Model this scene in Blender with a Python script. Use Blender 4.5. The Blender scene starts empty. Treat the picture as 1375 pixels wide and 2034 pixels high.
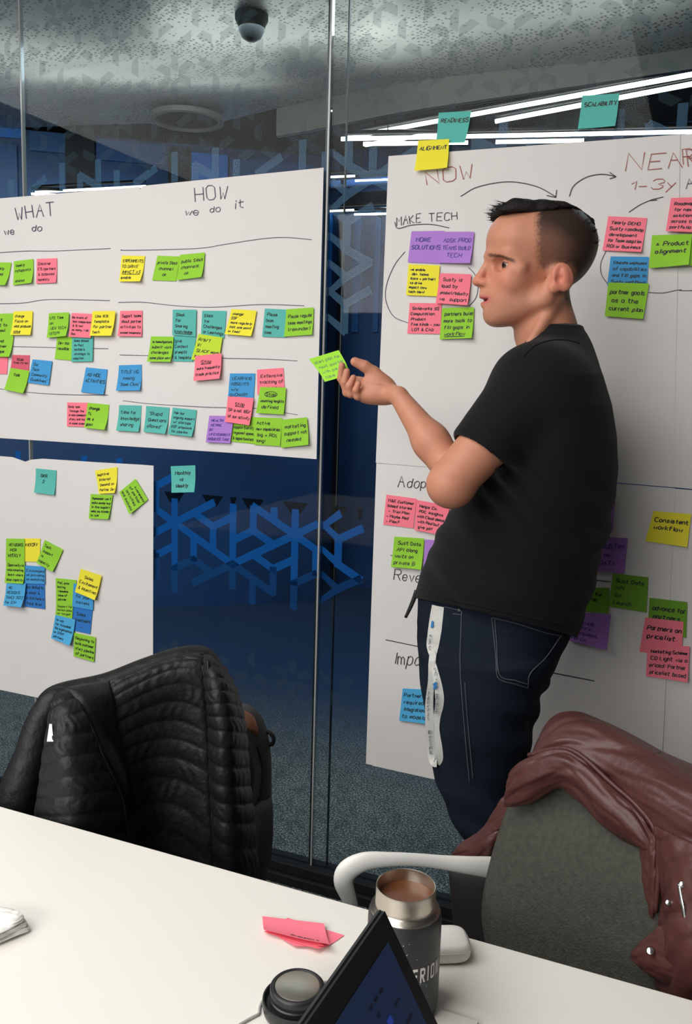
import bpy, bmesh, math, random
import numpy as np
from mathutils import Vector, Matrix
from mathutils.bvhtree import BVHTree
random.seed(7)
SC = bpy.context.scene
COL = SC.collection

# ------------------------------------------------------------------ camera
# world: x runs along the glass wall, y into the corridor behind it, z up; glass plane y = 0, floor z = 0
CX, CY, FPX = 687.5, 1017.0, 1700.0
PITCH, ROLL, YAW = np.radians([-8.1198, 1.6266, -22.9137])
CAM = np.array([0.0, -2.02, 1.365])
FW = np.array([math.sin(YAW) * math.cos(PITCH), math.cos(YAW) * math.cos(PITCH), math.sin(PITCH)])
_r = np.array([math.cos(YAW), -math.sin(YAW), 0.0]); _u = np.cross(_r, FW)
RT = _r * math.cos(ROLL) + _u * math.sin(ROLL)
UP = -_r * math.sin(ROLL) + _u * math.cos(ROLL)
cd = bpy.data.cameras.new('camera'); cam = bpy.data.objects.new('camera', cd); COL.objects.link(cam)
cam.matrix_world = Matrix(((RT[0], UP[0], -FW[0], CAM[0]), (RT[1], UP[1], -FW[1], CAM[1]), (RT[2], UP[2], -FW[2], CAM[2]), (0, 0, 0, 1)))
cd.sensor_fit = 'HORIZONTAL'; cd.sensor_width = 36.0; cd.lens = FPX * 36.0 / 1375.0
cd.clip_start = 0.02
SC.camera = cam

# ------------------------------------------------------------------ exposure, world, lights
SC.view_settings.view_transform = 'Standard'; SC.view_settings.look = 'None'
SC.view_settings.exposure = 0.0; SC.view_settings.gamma = 1.0
SC.view_settings.use_curve_mapping = False
w = bpy.data.worlds.new('world'); SC.world = w; w.use_nodes = True
w.node_tree.nodes['Background'].inputs[0].default_value = (0.55, 0.6, 0.65, 1)
w.node_tree.nodes['Background'].inputs[1].default_value = 0.03

def area(name, loc, size, power, color=(1, 1, 1), target=None, size_y=None):
    d = bpy.data.lights.new(name, 'AREA'); d.energy = power; d.color = color
    d.shape = 'RECTANGLE'; d.size = size; d.size_y = size_y or size
    o = bpy.data.objects.new(name, d); COL.objects.link(o); o.location = loc
    t = Vector(target) if target is not None else Vector((loc[0], loc[1], 0))
    o.rotation_euler = (t - Vector(loc)).to_track_quat('-Z', 'Y').to_euler()
    return o
WARM = (1.0, 0.985, 0.96)
area('ceiling_lamp_main', (-1.9, -2.4, 2.74), 3.0, 100, WARM, size_y=2.4)
area('ceiling_lamp_back', (-1.4, -4.9, 2.6), 3.2, 130, WARM, target=(-1.0, 0, 1.2), size_y=1.2)
area('corridor_lamp', (-1.4, 1.0, 2.70), 4.0, 30, (0.8, 0.9, 1.0), size_y=0.3)
# unseen area lights added to make the bright bands on the metal ceiling
def band_fill(name, a, b, power):
    a, b = Vector(a), Vector(b); d = bpy.data.lights.new(name, 'AREA'); d.energy = power; d.color = (1.0, 1.0, 0.95); d.shape = 'RECTANGLE'; d.size = (b - a).length; d.size_y = 0.03
    o = bpy.data.objects.new(name, d); COL.objects.link(o); x = (b - a).normalized(); z = Vector((0, 0, -1)); o.matrix_world = Matrix(((x.x, -x.y, 0, 0), (x.y, x.x, 0, 0), (0, 0, 1, 0), (0, 0, 0, 1))) @ Matrix.Rotation(math.pi, 4, 'X'); o.location = (a + b) / 2
band_fill('band_fill_left', (-3.2, 0.95, 2.56), (-2.0, 1.72, 2.56), 2.6)
band_fill('band_fill_middle', (-2.2, 1.05, 2.58), (-1.25, 1.35, 2.58), 2.2)
band_fill('band_fill_right', (-1.5, 1.55, 2.58), (-0.2, 1.35, 2.58), 2.4)

# ------------------------------------------------------------------ helpers
def ray(px, py): return FW + RT * ((px - CX) / FPX) - UP * ((py - CY) / FPX)
def onY(px, py, Y=0.0): d = ray(px, py); return CAM + d * ((Y - CAM[1]) / d[1])
def onZ(px, py, Z=0.0): d = ray(px, py); return CAM + d * ((Z - CAM[2]) / d[2])
def P(px, py, dep): return CAM + ray(px, py) * dep
def lin(c):
    if isinstance(c, str): c = tuple(int(c[i:i + 2], 16) for i in (0, 2, 4))
    return tuple((v / 255 / 12.92 if v / 255 <= 0.04045 else ((v / 255 + 0.055) / 1.055) ** 2.4) for v in c)

def mat(name, color, rough=0.6, metal=0.0, spec=0.5, bump=None, var=None, sheen=0.0, coat=0.0, emit=0.0, attr=False):
    """bump / var: (noise scale, strength[, detail])"""
    m = bpy.data.materials.new(name); m.use_nodes = True
    nt = m.node_tree; b = nt.nodes['Principled BSDF']; N = nt.nodes.new; L = nt.links.new
    c = lin(color) + (1,)
    b.inputs['Base Color'].default_value = c; b.inputs['Roughness'].default_value = rough
    b.inputs['Metallic'].default_value = metal; b.inputs['Specular IOR Level'].default_value = spec
    b.inputs['Sheen Weight'].default_value = sheen; b.inputs['Coat Weight'].default_value = coat
    if emit: b.inputs['Emission Color'].default_value = c; b.inputs['Emission Strength'].default_value = emit
    tc = N('ShaderNodeTexCoord'); src = None
    if attr:
        a = N('ShaderNodeAttribute'); a.attribute_name = 'Col'; src = a.outputs['Color']; L(src, b.inputs['Base Color'])
    if var:
        n = N('ShaderNodeTexNoise'); n.inputs['Scale'].default_value = var[0]; n.inputs['Detail'].default_value = 6
        L(tc.outputs['Object'], n.inputs['Vector'])
        mr = N('ShaderNodeMapRange'); mr.inputs[1].default_value = 0.3; mr.inputs[2].default_value = 0.7
        mr.inputs[3].default_value = 1 - var[1]; mr.inputs[4].default_value = 1 + var[1]
        L(n.outputs['Fac'], mr.inputs[0])
        mx = N('ShaderNodeMix'); mx.data_type = 'RGBA'; mx.blend_type = 'MULTIPLY'; mx.inputs[0].default_value = 1
        if src: L(src, mx.inputs[6])
        else: mx.inputs[6].default_value = c
        L(mr.outputs[0], mx.inputs[7]); L(mx.outputs[2], b.inputs['Base Color'])
    if bump:
        n = N('ShaderNodeTexNoise'); n.inputs['Scale'].default_value = bump[0]; n.inputs['Detail'].default_value = bump[2] if len(bump) > 2 else 4
        L(tc.outputs['Object'], n.inputs['Vector'])
        bp = N('ShaderNodeBump'); bp.inputs['Strength'].default_value = bump[1]; bp.inputs['Distance'].default_value = 0.01
        L(n.outputs['Fac'], bp.inputs['Height']); L(bp.outputs[0], b.inputs['Normal'])
    return m

def mesh_obj(name, verts, faces, m=None, parent=None, smooth=False, cols=None):
    me = bpy.data.meshes.new(name)
    me.from_pydata([tuple(map(float, v)) for v in verts], [], [tuple(int(i) for i in f) for f in faces]); me.update()
    if smooth: me.polygons.foreach_set('use_smooth', [True] * len(me.polygons))
    if cols is not None:
        ca = me.color_attributes.new('Col', 'FLOAT_COLOR', 'POINT')
        ca.data.foreach_set('color', np.c_[np.asarray(cols, float), np.ones(len(verts))].astype(np.float32).ravel())
    o = bpy.data.objects.new(name, me); COL.objects.link(o)
    if m: me.materials.append(m)
    if parent: o.parent = parent; o.matrix_parent_inverse = parent.matrix_basis.inverted()
    return o
def bm_obj(name, bm, m=None, parent=None, smooth=False):
    me = bpy.data.meshes.new(name); bmesh.ops.recalc_face_normals(bm, faces=bm.faces); bm.to_mesh(me); bm.free()
    if smooth: me.polygons.foreach_set('use_smooth', [True] * len(me.polygons))
    o = bpy.data.objects.new(name, me); COL.objects.link(o)
    if m: me.materials.append(m)
    if parent: o.parent = parent; o.matrix_parent_inverse = parent.matrix_basis.inverted()
    return o
def empty(name, loc=(0, 0, 0)):
    o = bpy.data.objects.new(name, None); COL.objects.link(o); o.location = Vector([float(v) for v in loc]); o.empty_display_size = 0.05
    return o
def tag(o, label=None, cat=None, group=None, kind=None):
    if label: o['label'] = label
    if cat: o['category'] = cat
    if group: o['group'] = group
    if kind: o['kind'] = kind
    return o
def box(name, lo, hi, m, parent=None, bevel=0.0, seg=2):
    bm = bmesh.new(); bmesh.ops.create_cube(bm, size=1)
    lo, hi = np.array(lo, float), np.array(hi, float)
    for v in bm.verts: v.co = Vector([(lo[i] + hi[i]) / 2 + v.co[i] * (hi[i] - lo[i]) for i in range(3)])
    if bevel: bmesh.ops.bevel(bm, geom=list(bm.edges), offset=bevel, segments=seg, affect='EDGES', profile=0.5)
    return bm_obj(name, bm, m, parent, smooth=False)
def lathe(name, prof, loc, m, parent=None, n=48, axis=None, smooth=True):
    """profile [(r, z)...] spun about +z at loc"""
    vs, fs = [], []
    for r, z in prof:
        for k in range(n): a = 2 * math.pi * k / n; vs.append((r * math.cos(a), r * math.sin(a), z))
    for i in range(len(prof) - 1):
        for k in range(n):
            a, b = i * n + k, i * n + (k + 1) % n
            fs.append((a, b, b + n, a + n))
    if prof[0][0] > 1e-5: fs.append(tuple(range(n - 1, -1, -1)))
    if prof[-1][0] > 1e-5: fs.append(tuple((len(prof) - 1) * n + k for k in range(n)))
    vs = np.array(vs)
    if axis is not None:
        q = Vector((0, 0, 1)).rotation_difference(Vector([float(a) for a in axis])).to_matrix()
        vs = vs @ np.array(q).T
    vs = vs + np.array(loc)
    o = mesh_obj(name, vs, fs, m, parent)
    if smooth:
        o.data.polygons.foreach_set('use_smooth', [len(p.vertices) == 4 for p in o.data.polygons])
        o.data.set_sharp_from_angle(angle=0.7)
    return o
def crom(pts, n):
    """Catmull-Rom through pts, n samples"""
    p = np.asarray(pts, float); k = len(p)
    if k == 2:
        t = np.linspace(0, 1, n)[:, None]; return p[0] * (1 - t) + p[1] * t
    q = np.vstack([2 * p[0] - p[1], p, 2 * p[-1] - p[-2]])
    t = np.linspace(0, k - 1, n); i = np.minimum(t.astype(int), k - 2); s = (t - i)[:, None]
    a, b, c, d = q[i], q[i + 1], q[i + 2], q[i + 3]
    return 0.5 * (2 * b + (c - a) * s + (2 * a - 5 * b + 4 * c - d) * s ** 2 + (3 * b - a - 3 * c + d) * s ** 3)
def tube(name, path, radii, m, parent=None, n=12, flat=1.0, upv=None, samples=None, caps=True):
    """swept ellipse; radii per point (in-plane r); flat scales the other axis"""
    path = np.asarray(path, float); radii = np.asarray(radii, float) * np.ones(len(path))
    if samples:
        rr = crom(np.c_[radii, radii], samples)[:, 0]; path = crom(path, samples); radii = np.abs(rr)
    T = np.gradient(path, axis=0); T /= np.linalg.norm(T, axis=1)[:, None] + 1e-12
    up = np.array(upv if upv is not None else (0.13, 0.21, 0.97)); vs, fs = [], []
    a = np.cross(T[0], up)
    if np.linalg.norm(a) < .1: a = np.cross(T[0], (0.9, .3, .2))
    for i in range(len(path)):
        if upv is not None: a = np.cross(T[i], up)
        a = a - T[i] * (a @ T[i]); a /= np.linalg.norm(a) + 1e-12; b = np.cross(a, T[i])
        for k in range(n):
            t = 2 * math.pi * k / n
            vs.append(path[i] + radii[i] * (a * math.cos(t) * flat + b * math.sin(t)))
    for i in range(len(path) - 1):
        for k in range(n): q, r = i * n + k, i * n + (k + 1) % n; fs.append((q, r, r + n, q + n))
    if caps: fs.append(tuple(range(n - 1, -1, -1))); fs.append(tuple((len(path) - 1) * n + k for k in range(n)))
    return mesh_obj(name, vs, fs, m, parent, smooth=True)

def patch_pts(ctrl, nu, nv):
    """ctrl: rows of (px, py, depth) surveyed points -> smooth world grid (nv rows, nu cols)"""
    rows = [crom([P(*c) for c in r], nu) for r in ctrl]
    A = np.array(rows)
    return np.stack([crom(A[:, j], nv) for j in range(nu)], axis=1)
def grid_normals(G):
    du = np.gradient(G, axis=1); dv = np.gradient(G, axis=0)
    n = np.cross(du, dv); n /= np.linalg.norm(n, axis=2)[..., None] + 1e-12
    s = np.sign(((CAM - G) * n).sum(-1).mean()); return n * (s if s else 1)
def cloth(name, ctrl, nu, nv, thick, m, parent=None, disp=None, puff=0.0, solid=True):
    """a padded sheet with a front, a back and rounded edges"""
    G = patch_pts(ctrl, nu, nv); n = grid_normals(G)
    U, V = np.meshgrid(np.linspace(0, 1, nu), np.linspace(0, 1, nv))
    e = np.minimum(np.minimum(U, 1 - U) * 5, np.minimum(V, 1 - V) * 5); e = np.clip(e, 0, 1); e = np.sqrt(1 - (1 - e) ** 2)
    h = puff * e
    if disp is not None: h = h + disp(U, V) * np.clip(e * 1.5, 0.15, 1)
    Fg = G + n * (h + thick / 2 * e)[..., None]; B = G - n * (thick / 2 * e + 0.0005)[..., None]
    vs = np.concatenate([Fg.reshape(-1, 3), B.reshape(-1, 3)]); K = nu * nv; fs = []
    for j in range(nv - 1):
        for i in range(nu - 1):
            a = j * nu + i; fs.append((a, a + 1, a + nu + 1, a + nu)); fs.append((K + a, K + a + nu, K + a + nu + 1, K + a + 1))
    bd = [i for i in range(nu)] + [j * nu + nu - 1 for j in range(1, nv)] + [(nv - 1) * nu + i for i in range(nu - 2, -1, -1)] + [j * nu for j in range(nv - 2, 0, -1)]
    for k in range(len(bd)):
        a, b = bd[k], bd[(k + 1) % len(bd)]; fs.append((b, a, K + a, K + b))
    o = mesh_obj(name, vs, fs, m, parent, smooth=True)
    return o
def vnoise(x, y, z=0.0):
    from mathutils import noise
    x = np.asarray(x, float); out = np.empty(x.shape); f = out.ravel()
    xs, ys = x.ravel(), np.broadcast_to(np.asarray(y, float), x.shape).ravel()
    for i in range(f.size): f[i] = noise.noise((xs[i], ys[i], z))
    return f.reshape(x.shape)

# ------------------------------------------------------------------ materials of the setting
def glass_mat():
    m = bpy.data.materials.new('clear_glass'); m.use_nodes = True; nt = m.node_tree; nt.nodes.clear(); N = nt.nodes.new; L = nt.links.new
    o = N('ShaderNodeOutputMaterial'); t = N('ShaderNodeBsdfTransparent'); g = N('ShaderNodeBsdfGlossy'); x = N('ShaderNodeMixShader'); f = N('ShaderNodeFresnel')
    t.inputs[0].default_value = (0.90, 0.95, 0.95, 1); g.inputs['Roughness'].default_value = 0.02; f.inputs[0].default_value = 1.16
    L(f.outputs[0], x.inputs[0]); L(t.outputs[0], x.inputs[1]); L(g.outputs[0], x.inputs[2]); L(x.outputs[0], o.inputs[0]); return m
def film_mat(name, color, alpha):
    m = bpy.data.materials.new(name); m.use_nodes = True; nt = m.node_tree; nt.nodes.clear(); N = nt.nodes.new; L = nt.links.new
    o = N('ShaderNodeOutputMaterial'); t = N('ShaderNodeBsdfTransparent'); g = N('ShaderNodeBsdfDiffuse'); x = N('ShaderNodeMixShader')
    g.inputs[0].default_value = lin(color) + (1,); x.inputs[0].default_value = alpha
    L(t.outputs[0], x.inputs[1]); L(g.outputs[0], x.inputs[2]); L(x.outputs[0], o.inputs[0]); return m
def carpet_mat():
    m = mat('loop_carpet', (120, 124, 126), 0.95, spec=0.1); nt = m.node_tree; N = nt.nodes.new; L = nt.links.new; b = nt.nodes['Principled BSDF']
    tc = N('ShaderNodeTexCoord'); n = N('ShaderNodeTexNoise'); n.inputs['Scale'].default_value = 170; n.inputs['Detail'].default_value = 3
    n2 = N('ShaderNodeTexNoise'); n2.inputs['Scale'].default_value = 14
    r = N('ShaderNodeValToRGB'); e = r.color_ramp.elements
    e[0].position = 0.36; e[0].color = lin((62, 68, 74)) + (1,); e[1].position = 0.66; e[1].color = lin((182, 182, 176)) + (1,)
    k = e.new(0.5); k.color = lin((104, 110, 112)) + (1,)
    mx = N('ShaderNodeMix'); mx.data_type = 'RGBA'; mx.blend_type = 'MULTIPLY'; mx.inputs[0].default_value = 0.5
    L(tc.outputs['Object'], n.inputs['Vector']); L(tc.outputs['Object'], n2.inputs['Vector']); L(n.outputs['Fac'], r.inputs[0])
    L(r.outputs[0], mx.inputs[6]); L(n2.outputs['Fac'], mx.inputs[7])
    # dark blue reflection across the corridor, painted into the carpet colour
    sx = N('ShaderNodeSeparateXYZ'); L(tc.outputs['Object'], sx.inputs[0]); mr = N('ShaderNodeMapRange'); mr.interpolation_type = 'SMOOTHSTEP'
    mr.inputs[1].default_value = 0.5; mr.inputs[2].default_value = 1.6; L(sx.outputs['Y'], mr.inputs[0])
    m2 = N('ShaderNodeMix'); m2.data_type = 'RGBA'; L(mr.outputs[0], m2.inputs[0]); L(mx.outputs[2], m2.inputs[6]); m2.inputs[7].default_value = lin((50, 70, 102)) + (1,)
    L(m2.outputs[2], b.inputs['Base Color'])
    bp = N('ShaderNodeBump'); bp.inputs['Strength'].default_value = 0.6; bp.inputs['Distance'].default_value = 0.006
    L(n.outputs['Fac'], bp.inputs['Height']); L(bp.outputs[0], b.inputs['Normal']); return m
def perforated_mat():
    m = mat('perforated_metal', (172, 174, 170), 0.45, metal=0.45); nt = m.node_tree; N = nt.nodes.new; L = nt.links.new; b = nt.nodes['Principled BSDF']
    tc = N('ShaderNodeTexCoord'); mp = N('ShaderNodeMapping'); mp.inputs['Rotation'].default_value = (0, 0, 0.5)
    v = N('ShaderNodeTexVoronoi'); v.inputs['Scale'].default_value = 52; v.inputs['Randomness'].default_value = 0.55
    r = N('ShaderNodeValToRGB'); e = r.color_ramp.elements
    e[0].position = 0.24; e[0].color = lin((108, 110, 108)) + (1,); e[1].position = 0.36; e[1].color = lin((176, 178, 174)) + (1,)
    L(tc.outputs['Object'], mp.inputs['Vector']); L(mp.outputs[0], v.inputs['Vector']); L(v.outputs['Distance'], r.inputs[0]); L(r.outputs[0], b.inputs['Base Color'])
    return m
M = {}
M['glass'] = glass_mat()
M['film_blue'] = film_mat('blue_film', (22, 84, 156), 0.92)
M['film_dim'] = film_mat('dim_blue_film', (22, 70, 128), 0.6)
M['film_grey'] = film_mat('grey_film', (66, 80, 90), 0.26)
M['film_slate'] = film_mat('slate_film', (84, 110, 138), 0.5)
M['film_dark'] = film_mat('dark_film', (10, 12, 16), 0.9)
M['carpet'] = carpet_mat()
M['perf'] = perforated_mat()
M['black_metal'] = mat('black_metal', (16, 18, 20), 0.4)
M['dark_paint'] = mat('dark_paint', (20, 23, 26), 0.9)
M['grey_fascia'] = mat('grey_fascia', (120, 120, 114), 0.6)
M['wall_blue'] = mat('blue_wall', (28, 66, 116), 0.45, var=(1.5, 0.25))
M['panel_bright'] = mat('bright_blue_panel', (40, 130, 235), 0.4)
M['panel_mid'] = mat('mid_blue_panel', (36, 88, 150), 0.4)
M['panel_dark'] = mat('dark_panel', (16, 20, 34), 0.5)
M['seal'] = mat('clear_seal', (150, 152, 152), 0.12, spec=0.8)
M['room_wall'] = mat('room_wall', (150, 150, 148), 0.9)
M['led'] = mat('led_diffuser', (250, 250, 245), 0.5, emit=4.0)
M['dome'] = mat('smoke_grey', (62, 64, 64), 0.75)

# ------------------------------------------------------------------ setting: floor, room shell, corridor
def struct(o): o['kind'] = 'structure'; return o
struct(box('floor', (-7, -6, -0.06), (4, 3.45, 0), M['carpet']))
struct(box('ceiling_room', (-7, -6, 2.8), (4, 0.02, 2.9), M['room_wall'])).name = 'ceiling'
struct(box('wall_back', (-7, -6.1, 0), (4, -6, 2.8), M['room_wall']))
struct(box('wall_left', (-7.1, -6, 0), (-7, 3.5, 2.9), M['room_wall']))
struct(box('wall_right', (4, -6, 0), (4.1, 3.5, 2.9), M['room_wall']))
wall = struct(box('wall_corridor', (-7, 3.4, 0), (4, 3.5, 3.0), M['wall_blue']))
struct(box('ceiling_corridor', (-7, 0.02, 2.92), (4, 3.5, 3.0), M['dark_paint']))

# perforated metal ceiling over the near half of the corridor, slightly wavy sheet
edge = np.array([(-7, 1.5), (-3.74, 1.78), (-2.63, 2.2), (-1.93, 2.06), (-1.455, 1.94), (-0.2, 1.8), (4, 1.35)])
nx, ny = 220, 50
vs, fs = [], []
for j in range(ny):
    for i in range(nx):
        x = -7 + 11 * i / (nx - 1); yb = np.interp(x, edge[:, 0], edge[:, 1]); t = j / (ny - 1); y = 0.06 + (yb - 0.06) * t
        z = 2.76 + 0.022 * math.sin(2.1 * x + 3.0 * y + 1.2 * math.sin(1.3 * x)) + 0.012 * math.sin(5.2 * y - 1.7 * x)
        vs.append((x, y, z))
for j in range(ny - 1):
    for i in range(nx - 1): a = j * nx + i; fs.append((a, a + nx, a + nx + 1, a + 1))
struct(mesh_obj('ceiling_metal', vs, fs, M['perf'], smooth=True)).name = 'ceiling_panelled'
# fascia along the sheet's edge
vs, fs = [], []
pts = [(x, np.interp(x, edge[:, 0], edge[:, 1])) for x in np.linspace(-2.2, 4, 30)]
for x, y in pts: vs += [(x, y, 2.82), (x, y, 2.655), (x, y + 0.03, 2.655), (x, y + 0.03, 2.82)]
for i in range(len(pts) - 1):
    for k in range(4): a, b = i * 4 + k, i * 4 + (k + 1) % 4; fs.append((a, b, b + 4, a + 4))
struct(mesh_obj('trim_1', vs, fs, M['grey_fascia']))

DA, DB = np.array([-6.7, -0.35]), np.array([-2.26, 2.87]); DT = (DB - DA) / np.linalg.norm(DB - DA); DN = np.array([DT[1], -DT[0]])
def slanted(name, t0, t1, z0, z1, d0, d1, m, parent=None):
    vs = [(*(DA + DT * t + DN * d), z) for z in (z0, z1) for t, d in ((t0, d0), (t1, d0), (t1, d1), (t0, d1))]
    return mesh_obj(name, vs, [(0, 1, 2, 3), (7, 6, 5, 4), (0, 4, 5, 1), (1, 5, 6, 2), (2, 6, 7, 3), (3, 7, 4, 0)], m, parent)
DL = float(np.linalg.norm(DB - DA))
wall2 = struct(slanted('wall_partition', 0, DL, 0, 2.745, -0.06, 0, M['wall_blue']))
def onD(px, py, d=0.0):
    r = ray(px, py); o = DA + DN * d; t = ((o - CAM[:2]) @ DN) / (r[:2] @ DN); q = CAM + r * t; return float((q[:2] - DA) @ DT), float(q[2]), q
def wall_panel(x0, y0, x1, y1, m, name='panel', th=0.02):
    if x0 < 632:
        a, b = onD(x0, y1), onD(x1, y0); slanted(name, a[0], b[0], a[1], b[1], 0, th, m, wall2); return
    a, b = onY(x0, y1, 3.4), onY(x1, y0, 3.4)
    box(name, (a[0], 3.4 - th, a[2]), (b[0], 3.4, b[2]), m, wall)
for q in [(133, 272, 188, 420, 'panel_dark', .03), (334, 296, 378, 420, 'panel_dark', .03), (380, 310, 452, 420, 'panel_bright', .02), (192, 290, 330, 318, 'panel_mid', .02), (60, 268, 130, 300, 'panel_mid', .02),
          (-60, 256, 48, 268, 'panel_bright', .02), (-60, 290, 34, 420, 'panel_mid', .02), (456, 330, 625, 420, 'panel_mid', .015), (646, 352, 790, 374, 'panel_bright', .03), (640, 420, 662, 570, 'panel_bright', .02),
          (664, 300, 682, 1190, 'panel_dark', .03), (684, 378, 790, 414, 'panel_dark', .02), (700, 430, 720, 660, 'panel_mid', .02), (742, 420, 760, 660, 'panel_mid', .02)]:
    wall_panel(*q[:4], M[q[4]], th=q[5])

# ------------------------------------------------------------------ glass wall: three panes, seals, floor track, printed film
SEAM = (-3.0, -1.9, -0.927, 0.05, 1.2)
panes = []
for i in range(4):
    o = struct(box('window_%d' % (i + 1), (SEAM[i] + 0.004, -0.005, 0.055), (SEAM[i + 1] - 0.004, 0.005, 2.74), M['glass']))
    panes.append(o)
for i in range(1, 4):
    struct(box('trim_%d' % (i + 1), (SEAM[i] - 0.0022, -0.0065, 0.03), (SEAM[i] + 0.0022, 0.0065, 2.74), M['seal']))
struct(box('trim_5', (-0.8895, 0.012, 0.03), (-0.8865, 0.02, 2.74), M['black_metal']))
struct(box('trim_9', (SEAM[2] - 0.014, 0.0086, 0.03), (SEAM[2] - 0.006, 0.02, 2.74), M['black_metal']))
struct(box('trim_6', (-7, -0.03, 0), (4, 0.03, 0.055), M['black_metal'], bevel=0.003))
struct(box('baseboard_glass', (-7, -0.045, 0.0), (4, -0.0305, 0.028), M['black_metal'], bevel=0.003))
struct(box('trim_7', (-7, 0.0055, 2.74), (4, 0.05, 2.8), M['black_metal']))

ZCAP = 0.5 * (onY(343, 985)[2] + onY(720, 1030)[2])
def film():
    s0 = onY(584, 1063); a = 0.2; w_ = 0.0105
    hx = 0.191
    groups = {}
    def strip(p, q, scale, cls):
        p, q = np.array(p), np.array(q); c = (p + q) / 2; p, q = c + (p - c) * scale, c + (q - c) * scale
        d = q - p; L = np.linalg.norm(d)
        if L < 1e-4: return
        d /= L; n = np.array([-d[1], d[0]]) * w_; sk = d * (0.006 if scale < 1 else 0)
        if scale == 1: p, q = p - d * w_ * .55, q + d * w_ * .55
        if cls in ('film_blue', 'film_dim') and c[0] > -1.40:
            if p[1] > ZCAP and q[1] > ZCAP: return
            if p[1] > ZCAP: p = q + (p - q) * (ZCAP - q[1]) / (p[1] - q[1])
            if q[1] > ZCAP: q = p + (q - p) * (ZCAP - p[1]) / (q[1] - p[1])
        pane = 0
        for k in range(4):
            if SEAM[k] + .006 < c[0] < SEAM[k + 1] - .006: pane = k; break
        else: return
        g = groups.setdefault((pane, cls), ([], [])); b = len(g[0])
        for v in (p + n + sk, q + n - sk, q - n + sk, p - n - sk): g[0].append((min(max(v[0], SEAM[pane] + .005), SEAM[pane + 1] - .005), 0.0058 if cls != 'film_dark' else 0.0062, v[1]))
        g[1].append((b, b + 1, b + 2, b + 3))
    def zone(c):
        x, z = c
        if x > -0.82 and 0.26 < z < 1.85 or (-0.93 > x and 1.12 < z < 1.9): return None   # behind the paper
        if x < -1.5 and 0.3 < z < 1.0: return None
        if z > 1.96: return (0.6, 'film_grey')
        if ZCAP < z < 1.5: return (1.0, 'film_blue') if x < -1.40 else None
        if z > 1.5: return (1.0, 'film_slate')
        if z > ZCAP - 0.17: return (1.0, 'film_blue')
        if z > ZCAP - 0.25: return (1.0, 'film_dim')
        if z > 0.62: return None
        return (0.55, 'film_grey')
    for i in range(-12, 8):
        for j in range(-10, 12):
            S = np.array([s0[0] + i * hx, s0[2] + (j + 0.5 * (i % 2)) * a])
            nb = [S + np.array([0, a]), S + np.array([hx, a / 2]), S + np.array([hx, -a / 2])]
            for t in nb:
                for k in range(3):
                    p, q = S + (t - S) * k / 3, S + (t - S) * (k + 1) / 3
                    z = zone((p + q) / 2)
                    if z and (z[0] == 1.0 or k != 1): strip(p, q, z[0], z[1])
            for tri in ((S, nb[0], nb[1]), (S, nb[1], nb[2])):
                g = sum(tri) / 3
                for k in range(3):
                    e = tri[(k + 1) % 3] - tri[k]
                    q = g + e / 3
                    z = zone((g + q) / 2)
                    if z: strip(g, q, z[0], z[1])
    # dark ends where the bright lattice stops
    for cx_, cy_, cw in ((343.5, 986, 40), (420, 993, 43), (461, 998, 13), (500, 1000, 44), (585, 1009, 49), (672, 1020, 30), (713, 1025, 13)):
        cpt, e0, e1 = onY(cx_, cy_), onY(cx_ - cw / 2, cy_)[0], onY(cx_ + cw / 2, cy_)[0]; x0, x1 = e0, e1
        k = 2 if x0 < SEAM[2] else 3; k = 1 if x0 < SEAM[2] else 2
        g = groups.setdefault((k, 'film_dark'), ([], [])); b = len(g[0]); m_ = (x1 - x0) * 0.3
        g[0].extend([(x0, 0.0062, ZCAP + .018), (x1, 0.0062, ZCAP + .018), (x1 - m_, 0.0062, ZCAP - 0.012), (x0 + m_, 0.0062, ZCAP - 0.012)]); g[1].append((b, b + 1, b + 2, b + 3))
    nm = {'film_blue': 'blue_film_pattern', 'film_dim': 'faded_film_pattern', 'film_slate': 'slate_film_pattern', 'film_grey': 'grey_film_pattern', 'film_dark': 'dark_film_pattern'}
    from mathutils.geometry import delaunay_2d_cdt
    for (k, cls), (v, f) in groups.items():
        y_ = v[0][1]; r = delaunay_2d_cdt([Vector((a[0], a[2])) for a in v], [], [list(q)[::-1] for q in f], 0, 1e-6)
        v, f = [(a[0], y_, a[1]) for a in r[0]], [tuple(q) for q, og in zip(r[2], r[5]) if og]
        o = mesh_obj(nm[cls], v, f, M[cls], panes[k]); o['kind'] = 'stuff'
film()

# ------------------------------------------------------------------ corridor lights and detector
def led(a, b, label, w_=0.022, h_=0.018, group='linear lights beyond the glass'):
    a, b = np.array(a), np.array(b); t = empty('linear_light', (a + b) / 2); tag(t, label, 'light', group)
    tube('housing', [a + [0, 0, 0.03], b + [0, 0, 0.03]], [w_ * 0.6] * 2, M['black_metal'], t, n=8)
    tube('diffuser', [a, b], [w_ / 2] * 2, M['led'], t, n=8)
    if a[2] > 2.6:
        for k in (.12, .88): q = a + (b - a) * k; tube('hanger', [q + [0, 0, .03], [q[0], q[1], 2.921]], [.003] * 2, M['black_metal'], t, n=6)
    else: q = (a + b) / 2; nn = np.array([0, 1., 0]) if q[1] > 3 else np.array([-DN[0], -DN[1], 0]); tube('bracket', [q, q + nn * (.1 if q[1] > 3 else .045)], [.006] * 2, M['black_metal'], t, n=6)
ZL, ZM = 2.755, 2.70
led(onZ(690, 273, ZL), onZ(1500, 125, ZL), 'upper slanting white strip light above the NOW sheet')
led(onZ(726, 288, ZL), onZ(880, 262, ZL), 'short slanting white strip light left of the READINESS note')
led(onZ(985, 241, ZL), onZ(1500, 143, ZL), 'lower slanting white strip light behind the SCALABILITY note')
led(onZ(678, 276, ZM), onZ(1500, 259, ZM), 'long level white strip light just above the NOW sheet')
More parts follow.
